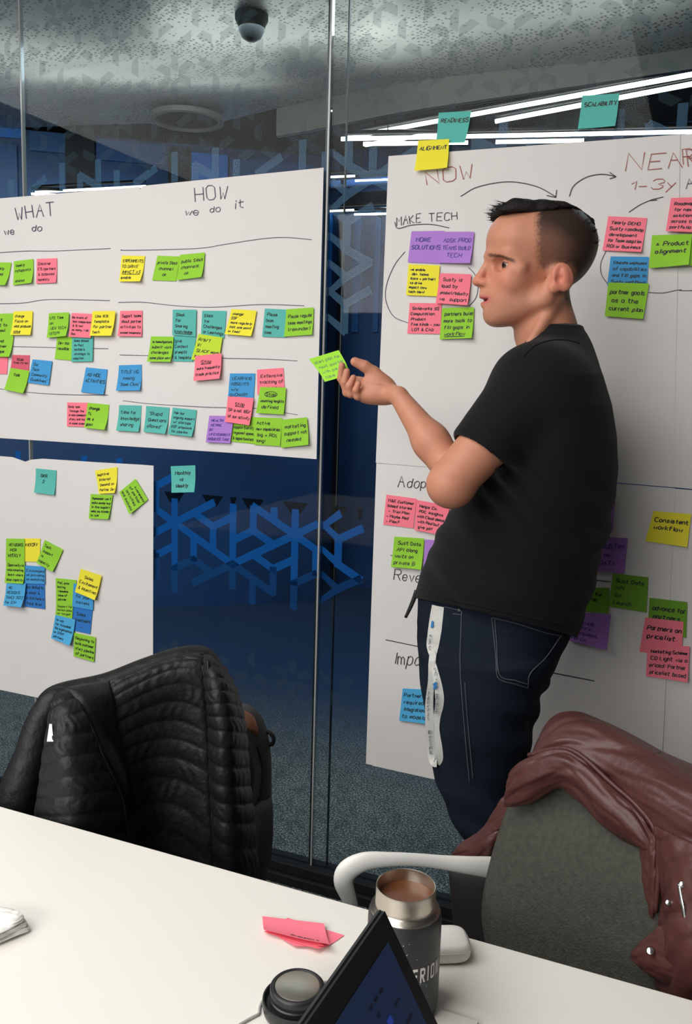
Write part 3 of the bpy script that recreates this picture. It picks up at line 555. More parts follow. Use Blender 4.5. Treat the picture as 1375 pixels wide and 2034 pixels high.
# zoom | corners | colour | ink | layer | sheet | writing | label
NOTES = """
1|-60,655 82,660 55,825 -70,822|green|k|0|WHAT|weekly\\nteams\\nas|green sticky note cut by the left edge of the photo beside the Weekly note
1|100,650 240,633 243,808 98,823|green|k|0|WHAT|Weekly\\nnotepoints\\n\\nshared|green sticky note headed Weekly with an ink blot, left of a pink note
1|265,633 411,627 411,805 263,812|pink|k|0|WHAT|Discover\\nETL/partners\\n& balanced\\nhonesty|pink sticky note right of the green Weekly note on the WHAT sheet
1|-70,1030 95,1025 90,1188 -70,1190|green|k|0|WHAT|last\\nget to\\n(room)|upper of two green notes at the left photo edge beside the yellow Focus note
1|-70,1185 98,1180 82,1340 -75,1338|green|k|1|WHAT|and\\npartner\\nscope|lower of two green notes at the left photo edge, above a pink one
1|97,1012 235,1008 230,1182 85,1182|yellow|k|1|WHAT|change\\nFocus on\\nwhat produces\\n_value|yellow sticky note reading Focus on what at the left of the WHAT sheet
1|-60,1345 58,1340 50,1463 -60,1460|pink|k|0|WHAT|n\\nea|pink sticky note cut by the left photo edge below the two green ones
1|90,1325 214,1328 208,1440 75,1430|rose|k|0|WHAT|_Stop\\ntalk/trial|dark pink sticky note partly under the green Talk note
1|75,1418 212,1440 180,1603 35,1575|green|k|2|WHAT|Talk|tilted green sticky note reading Talk below the dark pink one
1|235,1357 376,1370 352,1545 200,1525|blue|t|1|WHAT|Our\\nTech\\nCommunity\\nGuidelines"|blue sticky note reading Tech Community right of the Talk note
1|412,1195 530,1195 515,1365 395,1355|green|k|0|WHAT|Dev too\\nreusable|green sticky note hanging under the LFE Time note
1|520,1190 672,1190 668,1372 515,1375|teal|t|1|WHAT|Sales Based\\non Pact\\nlimited &\\nstrategic to\\nAdoption|teal sticky note hanging below a pink one, ending in Adoption
1|352,1025 497,1018 490,1190 343,1203|green|k|2|WHAT|LFE Time\\non\\nNEW TECH\\n(STEP)|green sticky note with NEW TECH, leftmost of the trio on the WHAT sheet
1|518,1022 668,1030 655,1203 495,1195|pink|k|3|WHAT|Be aware of\\nlack comparison\\n& IS not\\nso many, I do\\nSoc.|pink sticky note between the NEW TECH note and the yellow template note
1|668,1010 833,1008 815,1188 652,1188|yellow|k|4|WHAT|Use IKB\\ntemplate\\nfor partner\\ntech|yellow sticky note reading template for partner tech
1|620,1415 775,1430 755,1612 587,1593|blue|t|0|WHAT|AD HOC\\nACTIVITIES|blue sticky note alone at lower right of the WHAT sheet
1|485,1668 635,1670 625,1845 482,1840|pink|k|0|WHAT|Sally look\\nthrough the\\nin and comments\\nstory and his\\nin some areas|pink sticky note left of the green goal note
1|632,1670 787,1685 772,1866 612,1850|green|k|1|WHAT|change\\nTL\\nas a\\ngoal|green sticky note reading TL as a goal
1|878,608 1045,612 1028,798 862,797|yellow|k|0|HOW|EXPERIMENTS\\nTO DRIVE\\n_IMPACT AS\\nenable|yellow sticky note with IMPACT underlined, top left of the HOW sheet
1|867,1008 1027,1005 1027,1193 855,1190|pink|k|0|HOW|Support teams\\nabout partner\\nactivities to\\nsucceed transparency|pink sticky note at the left side of the HOW sheet
1|858,1400 1022,1395 1022,1582 845,1583|blue|t|0|HOW|TITLE NG\\nAmong\\n"Some Class"|blue sticky note at the left side of the HOW sheet
1|860,1687 1020,1690 1012,1880 847,1870|teal|k|0|HOW|time for\\nknowledge\\nsharing|teal sticky note reading time for knowledge sharing
1|1055,1693 1222,1705 1207,1895 1042,1880|teal|k|0|HOW|"Stupid\\nQuestions\\nallowed"|teal sticky note reading Stupid Questions allowed
2|290,587 430,592 405,745 257,740|green|k|0|HOW|private Slack\\nchannel\\nok|left of two joined green sticky notes at the top of the HOW sheet
2|430,582 583,567 575,722 412,740|green|k|1|HOW|public Slack\\nchannels\\nok|right of two joined green sticky notes at the top of the HOW sheet
2|385,922 532,922 528,1090 382,1080|teal|k|1|HOW|Slack\\nfor\\nSharing\\n_knowledge|teal sticky note reading for Sharing, above the context note
2|568,928 718,930 705,1100 560,1080|teal|k|0|HOW|Slack\\nfor\\nChallenges\\nor Learnings|teal sticky note reading for Challenges
2|750,918 905,928 880,1088 712,1075|yellow|k|1|HOW|change:\\nSSF\\nmore regularly\\n(not one point\\nin time)|yellow sticky note reading SSF more regularly
2|957,915 1100,922 1090,1095 940,1090|teal|k|0|HOW|Pause\\nteam\\nmeeting\\ntime|teal sticky note reading Pause team meeting time
2|1090,920 1260,908 1255,1078 1078,1090|green|k|1|HOW|Pause regular\\nteam meetings\\n(reminder)|green sticky note right of the teal team meeting note
2|390,1085 530,1085 510,1245 388,1243|teal|k|0|HOW|give\\nContext\\nprompts\\n& template|teal sticky note reading give Context
2|250,1088 390,1090 380,1247 232,1245|green|k|2|HOW|to teams/quarterly\\nsubmit work\\nchallenges\\nsome place new!|green sticky note left of the give Context note
2|545,1072 693,1095 670,1250 500,1232|lime|k|2|HOW|R/B/T\\nIN\\nSLACK more\\nhint|lime green sticky note with R/B/T above a pink note
2|525,1210 688,1192 685,1350 517,1365|pink|k|3|HOW|_Stop\\nmore frequently\\ntrade practice|pink sticky note below the lime green R/B/T note
2|740,1318 897,1318 887,1475 727,1475|blue|t|0|HOW|LEARNING\\nABSENTS\\nw/o\\nONCHART|blue sticky note reading LEARNING above a pink note
2|908,1295 1072,1283 1082,1445 910,1450|pink|k|0|HOW|Extensive\\ntracking of\\nimpact delivery|pink sticky note above the green Stop note on the HOW sheet
2|928,1402 1088,1405 1078,1573 905,1563|green|k|2|HOW|o_Stop\\ncounting heights\\ndefined|green sticky note with Stop in a drawn circle
2|760,1585 905,1590 890,1755 742,1740|green|k|0|HOW|and\\nopportunity\\nregional speed\\n& opportunities|leftmost of three green notes in the bottom row of the HOW sheet
2|885,1590 1065,1595 1052,1770 890,1760|green|k|1|HOW|Active\\nnew capabilities\\nbig + ROI,\\nlong!|middle of three green notes in the bottom row of the HOW sheet
2|1063,1605 1218,1590 1235,1760 1058,1780|green|k|2|HOW|marketing\\nsupport not\\nneeded|rightmost green note in the bottom row of the HOW sheet
2|612,1580 765,1583 742,1752 590,1745|purple|p|2|HOW|HEALTH\\nMETRIC\\nON\\nLIFE/CURRENT\\nSEQUENCE TASK|purple sticky note at the bottom of the HOW sheet
2|727,1460 887,1470 865,1640 712,1618|pink|k|3|HOW|_Stop\\nSR is not 100%\\nof our activity|pink sticky note overlapping the purple one on the HOW sheet
2|385,1530 533,1545 515,1710 360,1695|teal|t|0|HOW|Tier our\\nongoing support\\nw/ startups\\nDSF proposals\\nfor pipeline|teal sticky note headed Tier our
3|233,132 367,145 360,305 230,288|teal|k|0|OKR|OKR\\n2|teal sticky note reading OKR 2
3|617,147 763,123 760,290 648,297|yellow|k|0|OKR|Improve\\nInternal\\nDemand on\\nPartner Dev|yellow sticky note at the top of the lower left sheet
3|590,298 733,305 710,462 578,458|green|k|1|OKR|Remember can't\\nmake money buy\\nin this support\\nmake you standby\\nto talk|green sticky note directly below the yellow one at the sheet top
3|880,200 962,335 853,428 778,285|green|k|1|OKR|@ Awareness\\nof partner\\nactivities\\nand success|tilted green sticky note reading of partner
3|150,588 262,588 258,740 160,738|yellow|k|0|OKR|KICKOFF|yellow sticky note between two green notes at left
3|40,588 160,590 160,735 37,733|green|k|1|OKR|VENDORS\\nPER\\nWEEKLY|green sticky note left of the yellow one, topmost in its column
3|290,597 410,660 350,803 243,745|green|k|1|OKR|Tech\\nsupport\\nvs\\ncapacity|tilted green sticky note reading Tech support
3|165,870 290,875 293,1047 158,1030|deepblue|t|0|OKR|are limited to\\na mixer &\\n& still have a\\nface level|deep blue sticky note right of the sky blue 40 REGIONS note
3|160,762 292,772 292,885 160,880|blue|t|1|OKR|Exchanged\\non providing\\nco-marketing|blue sticky note above the deep blue one at left
3|40,728 160,735 160,880 35,875|green|k|2|OKR|Opportunity to\\nvoice coworking\\nlearn where\\ndoes capacity|green sticky note above the sky blue 40 REGIONS note
3|42,878 168,880 155,1030 28,1022|skyblue|t|3|OKR|40\\nREGIONS\\nSINCE 2022\\nfor STP|sky blue sticky note starting with 40
3|362,845 497,858 490,1010 365,1003|green|k|0|OKR|PoC, pros\\nlasting\\nresemble\\nvalue of\\npartner|green sticky note headed PoC, topmost of the middle cluster
3|365,1000 475,1005 470,1110 360,1095|green|k|1|OKR|Support for\\ntactical pains\\non target|green sticky note under the PoC note
3|467,1030 602,1050 587,1210 470,1185|deepblue|t|0|OKR|Sales\\ninvestment\\n...|deep blue sticky note reading Sales in the middle cluster
3|478,880 610,905 605,1055 470,1030|blue|t|1|OKR|INVESTMENT\\nfor your\\nsuccess|blue sticky note half under the yellow Sales Excitement note
3|525,785 660,830 628,985 490,935|yellow|k|2|OKR|Sales\\nExcitement\\n& incentives|tilted yellow sticky note reading Sales Excitement
3|360,1085 490,1115 468,1280 335,1235|skyblue|t|2|OKR|No way\\nfor Autodesk\\nthe organisation\\non STPP\\npartners|sky blue sticky note reading No way
3|482,1200 622,1230 612,1390 478,1352|green|k|1|OKR|Beginning to\\nbuild customer\\nstory pipeline\\nof partners|green sticky note reading Beginning to build, lowest on its sheet
3|1110,118 1270,112 1273,285 1120,290|teal|k|0|glass|Monthly\\nvs\\nWeekly|teal sticky note reading Monthly and Weekly on the blue glass
4|285,95 425,87 403,230 275,225|teal|k|0|glass|READINESS|teal sticky note reading READINESS
4|903,22 1063,12 1047,158 885,168|teal|k|0|glass|SCALABILITY|teal sticky note reading SCALABILITY
4|197,215 330,208 325,335 183,347|yellow|k|3|NOW|ALIGNMENT|yellow sticky note reading ALIGNMENT over the top edge of the NOW sheet
4|168,605 310,603 300,745 152,738|purple|p|0|NOW|MORE\\nSOLUTIONS|purple sticky note reading MORE SOLUTIONS
4|300,607 438,607 425,745 288,742|purple|p|1|NOW|ADSK PROD\\nTEAMS BUILD\\nTECH|purple sticky note reading TEAMS BUILD TECH
4|155,747 290,752 280,885 145,880|yellow|k|1|NOW|we enable\\ndev. teams\\n(core + partner)\\nto drive\\nimpact thru\\ntech (dev)|yellow sticky note reading we enable dev teams
4|160,913 298,915 293,1047 150,1045|pink|k|0|NOW|Solidworks SS\\nComputation\\nProduct\\nfive kinds - you\\nLOT & CAD|pink sticky note left of the green partners build note
4|290,785 425,790 413,925 275,915|pink|k|2|NOW|Susty is\\nlead by\\nproduct/Industry\\nwe _support|pink sticky note right of the yellow we enable note
4|300,935 437,932 432,1065 290,1070|green|k|1|NOW|partners build\\nmore tools to\\nfill gaps in\\n_workflow|green sticky note reading partners build, left of the man's chin
4|1015,540 1182,548 1158,697 990,688|pink|k|0|NOW|Yearly DEMO\\nSusty roadmap\\ndevelopment\\nfor Team adoption\\nROI or Business|pink sticky note right of the man's head
4|1025,713 1190,715 1180,845 1010,840|blue|t|0|NOW|Educate employees\\nof capabilities\\nand fill gaps in\\nSusty workflows|blue sticky note behind a green one, right of the man's head
4|1015,825 1190,830 1165,983 1000,970|green|k|1|NOW|partner goals\\nas a the\\ncurrent plan|green sticky note reading partner goals, below the blue one
4|1372,640 1460,640 1460,755 1365,755|green|k|0|NEAR||green sticky note cut by the right photo edge
4|1203,622 1375,617 1362,752 1190,765|green|k|2|NOW|* Product\\nalignment|green sticky note reading Product alignment
4|1285,462 1450,456 1440,612 1262,605|pink|k|3|NEAR|Roadmap\\nfor next\\nsolutions\\nacross the\\nportfolio|pink sticky note at the right edge under 1-3y
5|100,215 225,232 213,355 87,340|pink|k|0|Adoption|M&E Customer\\nbased stories\\n- Trial Plan\\n- Maybe Red\\n- Plan?|left pink sticky note below the word Adoption
5|225,237 365,262 340,385 218,362|pink|k|1|Adoption|Helps Co.\\nPDC insights\\nwith Cloud demos\\nwith Red but no\\ngive pdf|pink sticky note below Adoption partly behind the man's shirt
5|262,402 390,410 385,530 255,520|purple|p|0|Adoption|V|purple sticky note at the man's belly, right of a green note
5|133,390 257,398 250,525 122,515|green|k|1|Adoption|Sust Data\\nAPI along\\nwaits on\\nprivate B|green sticky note reading API above the word Revenue
5|940,230 1055,237 1045,372 930,360|dpurple|p|0|Adoption||purple sticky note almost hidden by the man's back
5|960,388 1107,397 1095,540 950,530|dpurple|p|1|Adoption|INDUSTRY\\non\\nDATA|purple sticky note reading DATA behind the man's back
5|900,600 1030,605 1028,712 890,695|dkgreen|k|0|Adoption|gate for\\nAPIK|green sticky note under the GA Launch note behind the man
5|1045,543 1193,560 1185,705 1028,680|dkgreen|k|2|Adoption|Sust Data\\nAPI\\nGA\\nLaunch|green sticky note reading GA Launch
5|870,705 1037,715 1020,860 855,820|dpurple|p|1|Adoption|***\\nREVENUE\\nSTAFF/\\nREFERRAL\\nfor Co|purple sticky note reading REVENUE beside the man's shirt hem
5|1197,645 1355,663 1350,812 1190,790|dkgreen|k|0|Adoption|advance for\\npartners|green sticky note above the pink partners note at right
5|1180,727 1340,745 1330,895 1155,870|pink|k|1|Adoption|Partners on\\npricelist.|upper of two overlapping pink notes at lower right
5|1190,840 1365,848 1357,992 1183,970|pink|k|2|Adoption|Marketing Scheme\\nCD Light via a\\npriced: Partner\\npricelist based|lower of two overlapping pink notes at lower right
5|1215,283 1372,297 1355,433 1180,408|yellow|k|0|Adoption|Consistent\\nworkflow|yellow sticky note reading Consistent workflow
5|168,1023 300,1030 300,1170 155,1155|skyblue|t|0|Adoption|Partners\\nrequired to\\nintegrations w/\\nto models|blue sticky note below the word Impact, left of the jeans
"""
ROWS = []
for line in NOTES.strip().split('\n'):
    z, cs, col, ink, lay, sh, text, label = line.split('|'); s, ox, oy = ZO[int(z)]
    ROWS.append(([(ox + float(c.split(',')[0]) * s, oy + float(c.split(',')[1]) * s) for c in cs.split()], col, ink, int(lay), sh, text, label))
bb = lambda p: (min(a for a, _ in p), min(b for _, b in p), max(a for a, _ in p), max(b for _, b in p))
for n, (pts, col, ink, lay, sh, text, label) in enumerate(ROWS):
    off = BASE[sh] + lay * 0.0024; b0 = bb(pts)
    under = any(r[4] == sh and r[3] > lay and min(bb(r[0])[2], b0[2]) - max(bb(r[0])[0], b0[0]) > 2 and min(bb(r[0])[3], b0[3]) - max(bb(r[0])[1], b0[1]) > 2 for r in ROWS)
    put_note([onY(a, b, -off) for a, b in pts], col, text.replace('\\n', '\n'), ink, label, GN[sh], n * 13 + 5, curl=.0005 if under else .006, wd=0.030 if len(text) < 24 else 0.024)

# ------------------------------------------------------------------ implicit surfaces (signed distance fields) -> meshes
F4 = np.float32
def rc(p, a, b, ra, rb):
    """tapered capsule"""
    a, b = np.asarray(a, F4), np.asarray(b, F4); d = b - a; q = p - a
    t = np.clip((q @ d) / F4(d @ d + 1e-12), 0, 1)
    return np.sqrt(((q - t[:, None] * d) ** 2).sum(1)) - (ra + (rb - ra) * t)
def el(p, c, r, R=None):
    q = p - np.asarray(c, F4)
    if R is not None: q = q @ np.asarray(R, F4)
    r = np.asarray(r, F4); k0 = np.sqrt(((q / r) ** 2).sum(1)); k1 = np.sqrt(((q / r ** 2) ** 2).sum(1)) + 1e-9
    return k0 * (k0 - 1) / k1
def smin(a, b, k):
    h = np.clip(0.5 + 0.5 * (b - a) / k, 0, 1); return b + (a - b) * h - k * h * (1 - h)
def smax(a, b, k): return -smin(-a, -b, k)
def loft(p, S, pw=2.0):
    """stack of ellipses (z, cx, cy, ax, ay)"""
    S = np.asarray(sorted(S), float); z = p[:, 2]
    cx, cy, ax, ay = [np.interp(z, S[:, 0], S[:, k]) for k in (1, 2, 3, 4)]
    d = ((np.abs((p[:, 0] - cx) / ax) ** pw + np.abs((p[:, 1] - cy) / ay) ** pw) ** (1 / pw) - 1) * np.minimum(ax, ay)
    return np.maximum(d, np.maximum(z - S[-1, 0], S[0, 0] - z)).astype(F4)
def mesh_sdf(fn, lo, hi, h, B=14):
    """surface nets, evaluated only in blocks near the surface"""
    lo, hi = np.array(lo, float), np.array(hi, float); nb = np.ceil((hi - lo) / h / B).astype(int) + 1; dim = nb * B + 2
    I = np.stack(np.meshgrid(*[np.arange(n) for n in nb], indexing='ij'), -1).reshape(-1, 3)
    c = lo + (I * B + B / 2) * h; d = np.concatenate([fn(q.astype(F4)) for q in np.array_split(c, max(1, len(c) // 200000))])
    I = I[np.abs(d) < 0.5 * math.sqrt(3) * B * h * 1.6 + 0.01]
    g = np.stack(np.meshgrid(*[np.arange(B + 1)] * 3, indexing='ij'), -1).reshape(-1, 3); n = B + 1
    lid = lambda q: (q[..., 0].astype(np.int64) * dim[1] + q[..., 1]) * dim[2] + q[..., 2]
    CI, CV, QI = [], [], []
    cor = np.array([(i, j, k) for i in (0, 1) for j in (0, 1) for k in (0, 1)])
    for ch in np.array_split(I, max(1, len(I) // 60)):
        if not len(ch): continue
        G = ch[:, None, :] * B + g[None]
        D = fn((lo + G.reshape(-1, 3) * h).astype(F4)).reshape(len(ch), n, n, n)
        s = D < 0
        m = len(ch); cs = sum(s[:, i:B + i, j:B + j, k:B + k].astype(np.int8) for i, j, k in cor)
        w = np.argwhere((cs > 0) & (cs < 8))
        if not len(w): continue
        b, x, y, z = w.T; val = np.stack([D[b, x + i, y + j, z + k] for i, j, k in cor], 1)
        acc = np.zeros((len(w), 3)); cnt = np.zeros(len(w))
        for e in range(8):
            for ax in range(3):
                if cor[e][ax]: continue
                e2 = e + (4, 2, 1)[ax]; a0, a1 = val[:, e], val[:, e2]; hit = (a0 < 0) != (a1 < 0)
                t = np.where(hit, a0 / (a0 - a1 + 1e-12), 0); pt = np.repeat(cor[e][None].astype(float), len(w), 0); pt[:, ax] = t
                acc += pt * hit[:, None]; cnt += hit
        cell = ch[b] * B + np.stack([x, y, z], 1)
        CI.append(lid(cell)); CV.append(lo + (cell + acc / cnt[:, None]) * h)
        for ax in range(3):
            sl0 = [slice(None)] + [slice(0, B)] * 3; sl1 = list(sl0); sl1[ax + 1] = slice(1, B + 1)
            A0, A1 = s[tuple(sl0)], s[tuple(sl1)]; e = np.argwhere(A0 != A1)
            if not len(e): continue
            P0 = ch[e[:, 0]] * B + e[:, 1:]; o1, o2 = np.eye(3, dtype=int)[(ax + 1) % 3], np.eye(3, dtype=int)[(ax + 2) % 3]
            q = np.stack([lid(P0 - o1 - o2), lid(P0 - o2), lid(P0), lid(P0 - o1)], 1)
            fl = A0[tuple(e.T)]; q[~fl] = q[~fl][:, ::-1]; QI.append(q)
    CI = np.concatenate(CI); CV = np.concatenate(CV); QI = np.concatenate(QI)
    o = np.argsort(CI); CI, CV = CI[o], CV[o]; k = np.searchsorted(CI, QI); k = np.minimum(k, len(CI) - 1)
    ok = (CI[k] == QI).all(1); return CV, k[ok]
def fast_obj(name, V, Q, m, parent=None, cols=None):
    me = bpy.data.meshes.new(name); nv, nq = len(V), len(Q)
    me.vertices.add(nv); me.vertices.foreach_set('co', V.astype(F4).ravel())
    me.loops.add(nq * 4); me.loops.foreach_set('vertex_index', Q.astype(np.int32).ravel())
    me.polygons.add(nq); me.polygons.foreach_set('loop_start', np.arange(0, nq * 4, 4, dtype=np.int32))
    me.update(calc_edges=True); me.polygons.foreach_set('use_smooth', [True] * nq)
    if cols is not None:
        ca = me.color_attributes.new('Col', 'FLOAT_COLOR', 'POINT'); ca.data.foreach_set('color', np.c_[cols, np.ones(nv)].astype(F4).ravel())
    o = bpy.data.objects.new(name, me); COL.objects.link(o); me.materials.append(m)
    if parent: o.parent = parent; o.matrix_parent_inverse = parent.matrix_basis.inverted()
    return o

# ------------------------------------------------------------------ the man
# person frame: X to the right as the photographer sees him, Y away from the photographer, Z up
_az = ray(1010, 775); EY = np.array([_az[0], _az[1], 0]); EY /= np.linalg.norm(EY); EX = np.array([EY[1], -EY[0], 0]); EZ = np.array([0, 0, 1.0])
CG = np.array([CAM[0], CAM[1], 0])
def toW(q): q = np.asarray(q); return CG + q[..., :1] * EX + q[..., 1:2] * EY + q[..., 2:3] * EZ
def Q(px, py, y):
    """surveyed point at distance y in front of the photographer, in the person frame"""
    d = ray(px, py); t = y / (d @ EY); v = CAM + d * t - CG; return np.array([v @ EX, v @ EY, v[2]])
YB = 1.66
def slices(rows, y0=YB):
    out = []
    for r in rows:
        py, l, rr, ay = r[:4]; yc = y0 if len(r) < 5 else r[4]
        a, b = Q(l, py, yc), Q(rr, py, yc); out.append(((a[2] + b[2]) / 2, (a[0] + b[0]) / 2, yc, abs(b[0] - a[0]) / 2, ay))
    return out
# arm joints (his left arm, nearest the camera)
SHO, ELB, WRI = Q(1062, 775, 1.535), Q(893, 962, 1.455), Q(792, 787, 1.565)
HK = 0.1745
def H(zx, zy, dd): return Q(590 + zx * HK, 640 + zy * HK, 1.60 + dd)
FING = [[H(690, 690, .030), H(560, 740, .032), H(503, 640, .027), H(512, 490, .020)],
        [H(700, 745, .012), H(570, 800, .010), H(545, 680, .004), H(568, 560, .002)],
        [H(735, 800, -.004), H(612, 815, -.010), H(598, 725, -.016), H(642, 632, -.016)],
        [H(780, 840, -.016), H(690, 845, -.026), H(672, 770, -.032), H(700, 700, -.030)]]
FR = [(.0094, .0083, .0076, .0062), (.0097, .0084, .0077, .0063), (.0092, .008, .0073, .006), (.0082, .0072, .0064, .0053)]
THUMB = [H(1010, 720, .0), H(880, 575, -.006), H(770, 500, -.012), H(660, 450, -.016)]
TR_ = (.014, .0115, .0105, .0085)
def hand(p):
    w = WRI; d = rc(p, w, H(1000, 790, .004), .0172, .0195)
    for k, f in enumerate(FING): d = smin(d, rc(p, H(1020, 770 + 15 * k, .010 - .006 * k), f[0], .017, .0125), .010)
    d = smin(d, el(p, H(900, 700, -.008), (.028, .016, .020)), .012)          # ball of the thumb
    d = smin(d, el(p, H(900, 830, -.010), (.030, .015, .016)), .012)          # outer edge of the palm
    t = rc(p, THUMB[0], THUMB[1], TR_[0], TR_[1]); t = smin(t, rc(p, THUMB[1], THUMB[2], TR_[1], TR_[2]), .004); t = smin(t, rc(p, THUMB[2], THUMB[3], TR_[2], TR_[3]), .003)
    d = smin(d, t, .009)
    fs = None
    for f, r in zip(FING, FR):
        q = rc(p, f[0], f[1], r[0], r[1])
        for k in (1, 2): q = smin(q, rc(p, f[k], f[k + 1], r[k], r[k + 1]), .003)
        fs = q if fs is None else smin(fs, q, .0012)
    return smin(d, fs, .005)
# head frame: f forward, s to his left (towards the camera), u up; zx, zy are profile survey units
HY, HK2, TH = 1.665, 0.2259e-3, math.radians(12)
HO = Q(900 + 790 * .2327, 390 + 720 * .2327, HY)
HFX = np.array([-math.cos(TH), -math.sin(TH), 0]); HSX = np.array([math.sin(TH), -math.cos(TH), 0])
def hf(zx, zy, s=0.0): return np.array([((790 - zx) * HK2 + s * math.sin(TH)) / math.cos(TH), s, (720 - zy) * HK2])
def head_local(p): q = p - HO.astype(F4); return np.stack([q @ HFX.astype(F4), q @ HSX.astype(F4), q[:, 2]], 1)
EYE = (hf(408, 585)[0] - .0125, .031, hf(452, 628)[2])
def head(p):
    q = head_local(p); m = q.copy(); m[:, 1] = np.abs(m[:, 1])       # symmetric features
    A = lambda zx, zy, s=0.0: (hf(zx, zy)[0], s, hf(zx, zy)[2])
    d = el(q, A(752, 415), (.0965, .0745, .0665))
    d = smin(d, el(q, A(885, 470), (.0625, .068, .070)), .02)
    d = smin(d, el(q, A(492, 420), (.040, .058, .046)), .022)          # forehead
    d = smin(d, el(q, A(535, 720), (.0495, .054, .064)), .025)          # mid face
    d = smin(d, el(q, A(452, 900), (.034, .036, .042)), .022)         # around the mouth
    d = smin(d, rc(m, A(402, 1020, .010), A(740, 890, .050), .0135, .013), .018)   # jaw
    d = smin(d, el(q, A(384, 1012), (.0165, .0185, .0160)), .010)      # chin
    d = smin(d, rc(m, A(740, 890, .050), A(800, 720, .062), .014, .012), .02)
    d = smin(d, el(q, A(600, 900), (.050, .040, .035)), .03)
    d = smin(d, el(m, A(485, 740, .042), (.020, .016, .018)), .018)   # cheek bone
    d = smin(d, rc(m, A(332, 538, .010), A(450, 548, .043), .0085, .0075), .012)   # brow ridge
    d = smin(d, rc(m, A(450, 548, .043), A(545, 650, .053), .0075, .0075), .012)
    d = smax(d, -el(m, (EYE[0] + .0165, .0325, EYE[2] + .001), (.014, .0165, .0115)), .010)   # eye hollow
    n = rc(q, A(335, 565), A(262, 705), .0065, .0078); n = smin(n, el(q, A(248, 742), (.0105, .0105, .0092)), .006)
    n = smin(n, el(m, A(292, 755, .0115), (.0115, .0062, .0078)), .005); n = smin(n, rc(q, A(270, 770), A(320, 790), .005, .007), .004)
    n = smax(n, -el(m, A(283, 790, .0075), (.0065, .0035, .0040)), .002)
    d = smin(d, n, .009)
    d = smin(d, el(q, A(318, 835), (.0120, .014, .013)), .006)           # philtrum
    lip = smin(rc(m, A(291, 862, .003), A(375, 886, .0235), .0058, .0028), rc(m, A(310, 924, .0), A(375, 894, .021), .0074, .003), .0008)
    d = smin(d, lip, .0035)
    d = smax(d, -el(q, A(305, 891), (.020, .0195, .0030)), .0012)         # parted lips
    # lids and eye
    slit = np.abs(m[:, 2] - EYE[2] + .12 * (m[:, 1] - EYE[1]) - .0002) - .0046 * (1 - np.clip(np.abs(m[:, 1] - EYE[1] - .001) / .0145, 0, 1) ** 2)
    lid = smax(el(m, EYE, (.0139, .0148, .0139)), -smax(slit, EYE[0] + .002 - q[:, 0], .0005), .0008)
    d = smax(d, -el(m, EYE, (.0128, .0128, .0128)), .0005)
    d = smin(d, lid, .0015)
    # ears
    b = math.radians(16); R = np.array([[math.cos(b), 0, math.sin(b)], [0, 1, 0], [-math.sin(b), 0, math.cos(b)]])
    ec = hf(908, 730, .073); e = el(m, (ec[0], .0735, ec[2]), (.0195, .0070, .0255), R); e = smin(e, el(m, (hf(848, 812, .073)[0], .0710, hf(848, 812)[2]), (.0095, .0056, .0095)), .006)
    e = smax(e, -el(m, (ec[0] + .002, .0815, ec[2] + .001), (.0145, .0055, .0195), R), .003)
    e = smin(e, el(m, (ec[0] - .004, .0775, ec[2] + .0015), (.0075, .0045, .0145), R), .003)
    e = smax(e, -el(m, (ec[0] + .0075, .0805, ec[2] - .004), (.007, .008, .0085)), .002)
    d = smin(d, e, .005)
    return d
NK = [Q(*c) for c in ((1074, 605, 1.672), (1084, 658, 1.672), (1104, 730, 1.67))]
LEFTS = [(1185, 838, 1168, .135), (1250, 834, 1140, .15), (1300, 843, 1108, .155), (1350, 848, 1070, .15)]
def body(p):
    d = loft(p, slices([(668, 1062, 1140, .055), (700, 1046, 1160, .09), (745, 1030, 1180, .125), (800, 1008, 1192, .145), (900, 975, 1200, .15), (1000, 925, 1192, .145), (1100, 868, 1178, .145), (1200, 850, 1150, .145), (1320, 860, 1085, .145)]))
    d = smin(d, rc(p, NK[2], SHO + [.01, .03, .015], .042, .045), .03)
    d = smin(d, rc(p, NK[2], Q(1090, 790, 1.85), .042, .045), .03)
    # legs
    for y0, dx in ((1.585, 0), (1.755, 14)):
        for a, b, ra, rb in (((965 + dx, 1300), (978 + dx, 1660), .070, .044), ((978 + dx, 1660), (990 + dx, 2080), .044, .034)): d = smin(d, rc(p, Q(*a, y0), Q(*b, y0), ra, rb), .03)
    # arms
    fb = Q(897, 934, 1.505); fa = smin(rc(p, fb, fb * .62 + WRI * .38, .0315, .0300), rc(p, fb * .62 + WRI * .38, WRI, .0300, .0172), .02)
    ua = smin(rc(p, SHO, ELB, .052, .0395), el(p, ELB + np.array([.006, .004, -.004]), (.038, .036, .036)), .01); d = smin(d, smin(ua, fa, .006), .02)
    s2, e2, w2 = Q(1090, 800, 1.86), Q(1010, 1010, 1.88), Q(930, 1120, 1.80)
    d = smin(d, smin(rc(p, s2, e2, .05, .038), rc(p, e2, w2, .038, .026), .012), .02); d = smin(d, rc(p, w2, Q(900, 1150, 1.77), .024, .020), .015)
    near = (p[:, 0] < WRI[0] + .05) & (p[:, 2] > WRI[2] - .12)
    if near.any(): d[near] = smin(d[near], hand(p[near]), .005)
    top = p[:, 2] > HO[2] - .22
    if top.any():
        q = p[top]; n = smin(rc(q, NK[0], NK[1], .0490, .0535), rc(q, NK[1], NK[2], .0535, .056), .02)
        n = smin(n, rc(q, Q(1090, 560, 1.672), NK[1], .036, .046), .012)
        n = smin(n, rc(q, Q(1108, 590, 1.625), Q(1050, 690, 1.60), .010, .009), .015)      # neck tendon
        d[top] = smin(d[top], smin(head(q), n, .011), .012)
    return d.astype(F4)
V, F = mesh_sdf(body, (Q(640, 700, 1.6)[0] - .03, 1.36, 0.09), (Q(1215, 900, 1.66)[0] + .02, 1.97, HO[2] + .16), 0.0023)
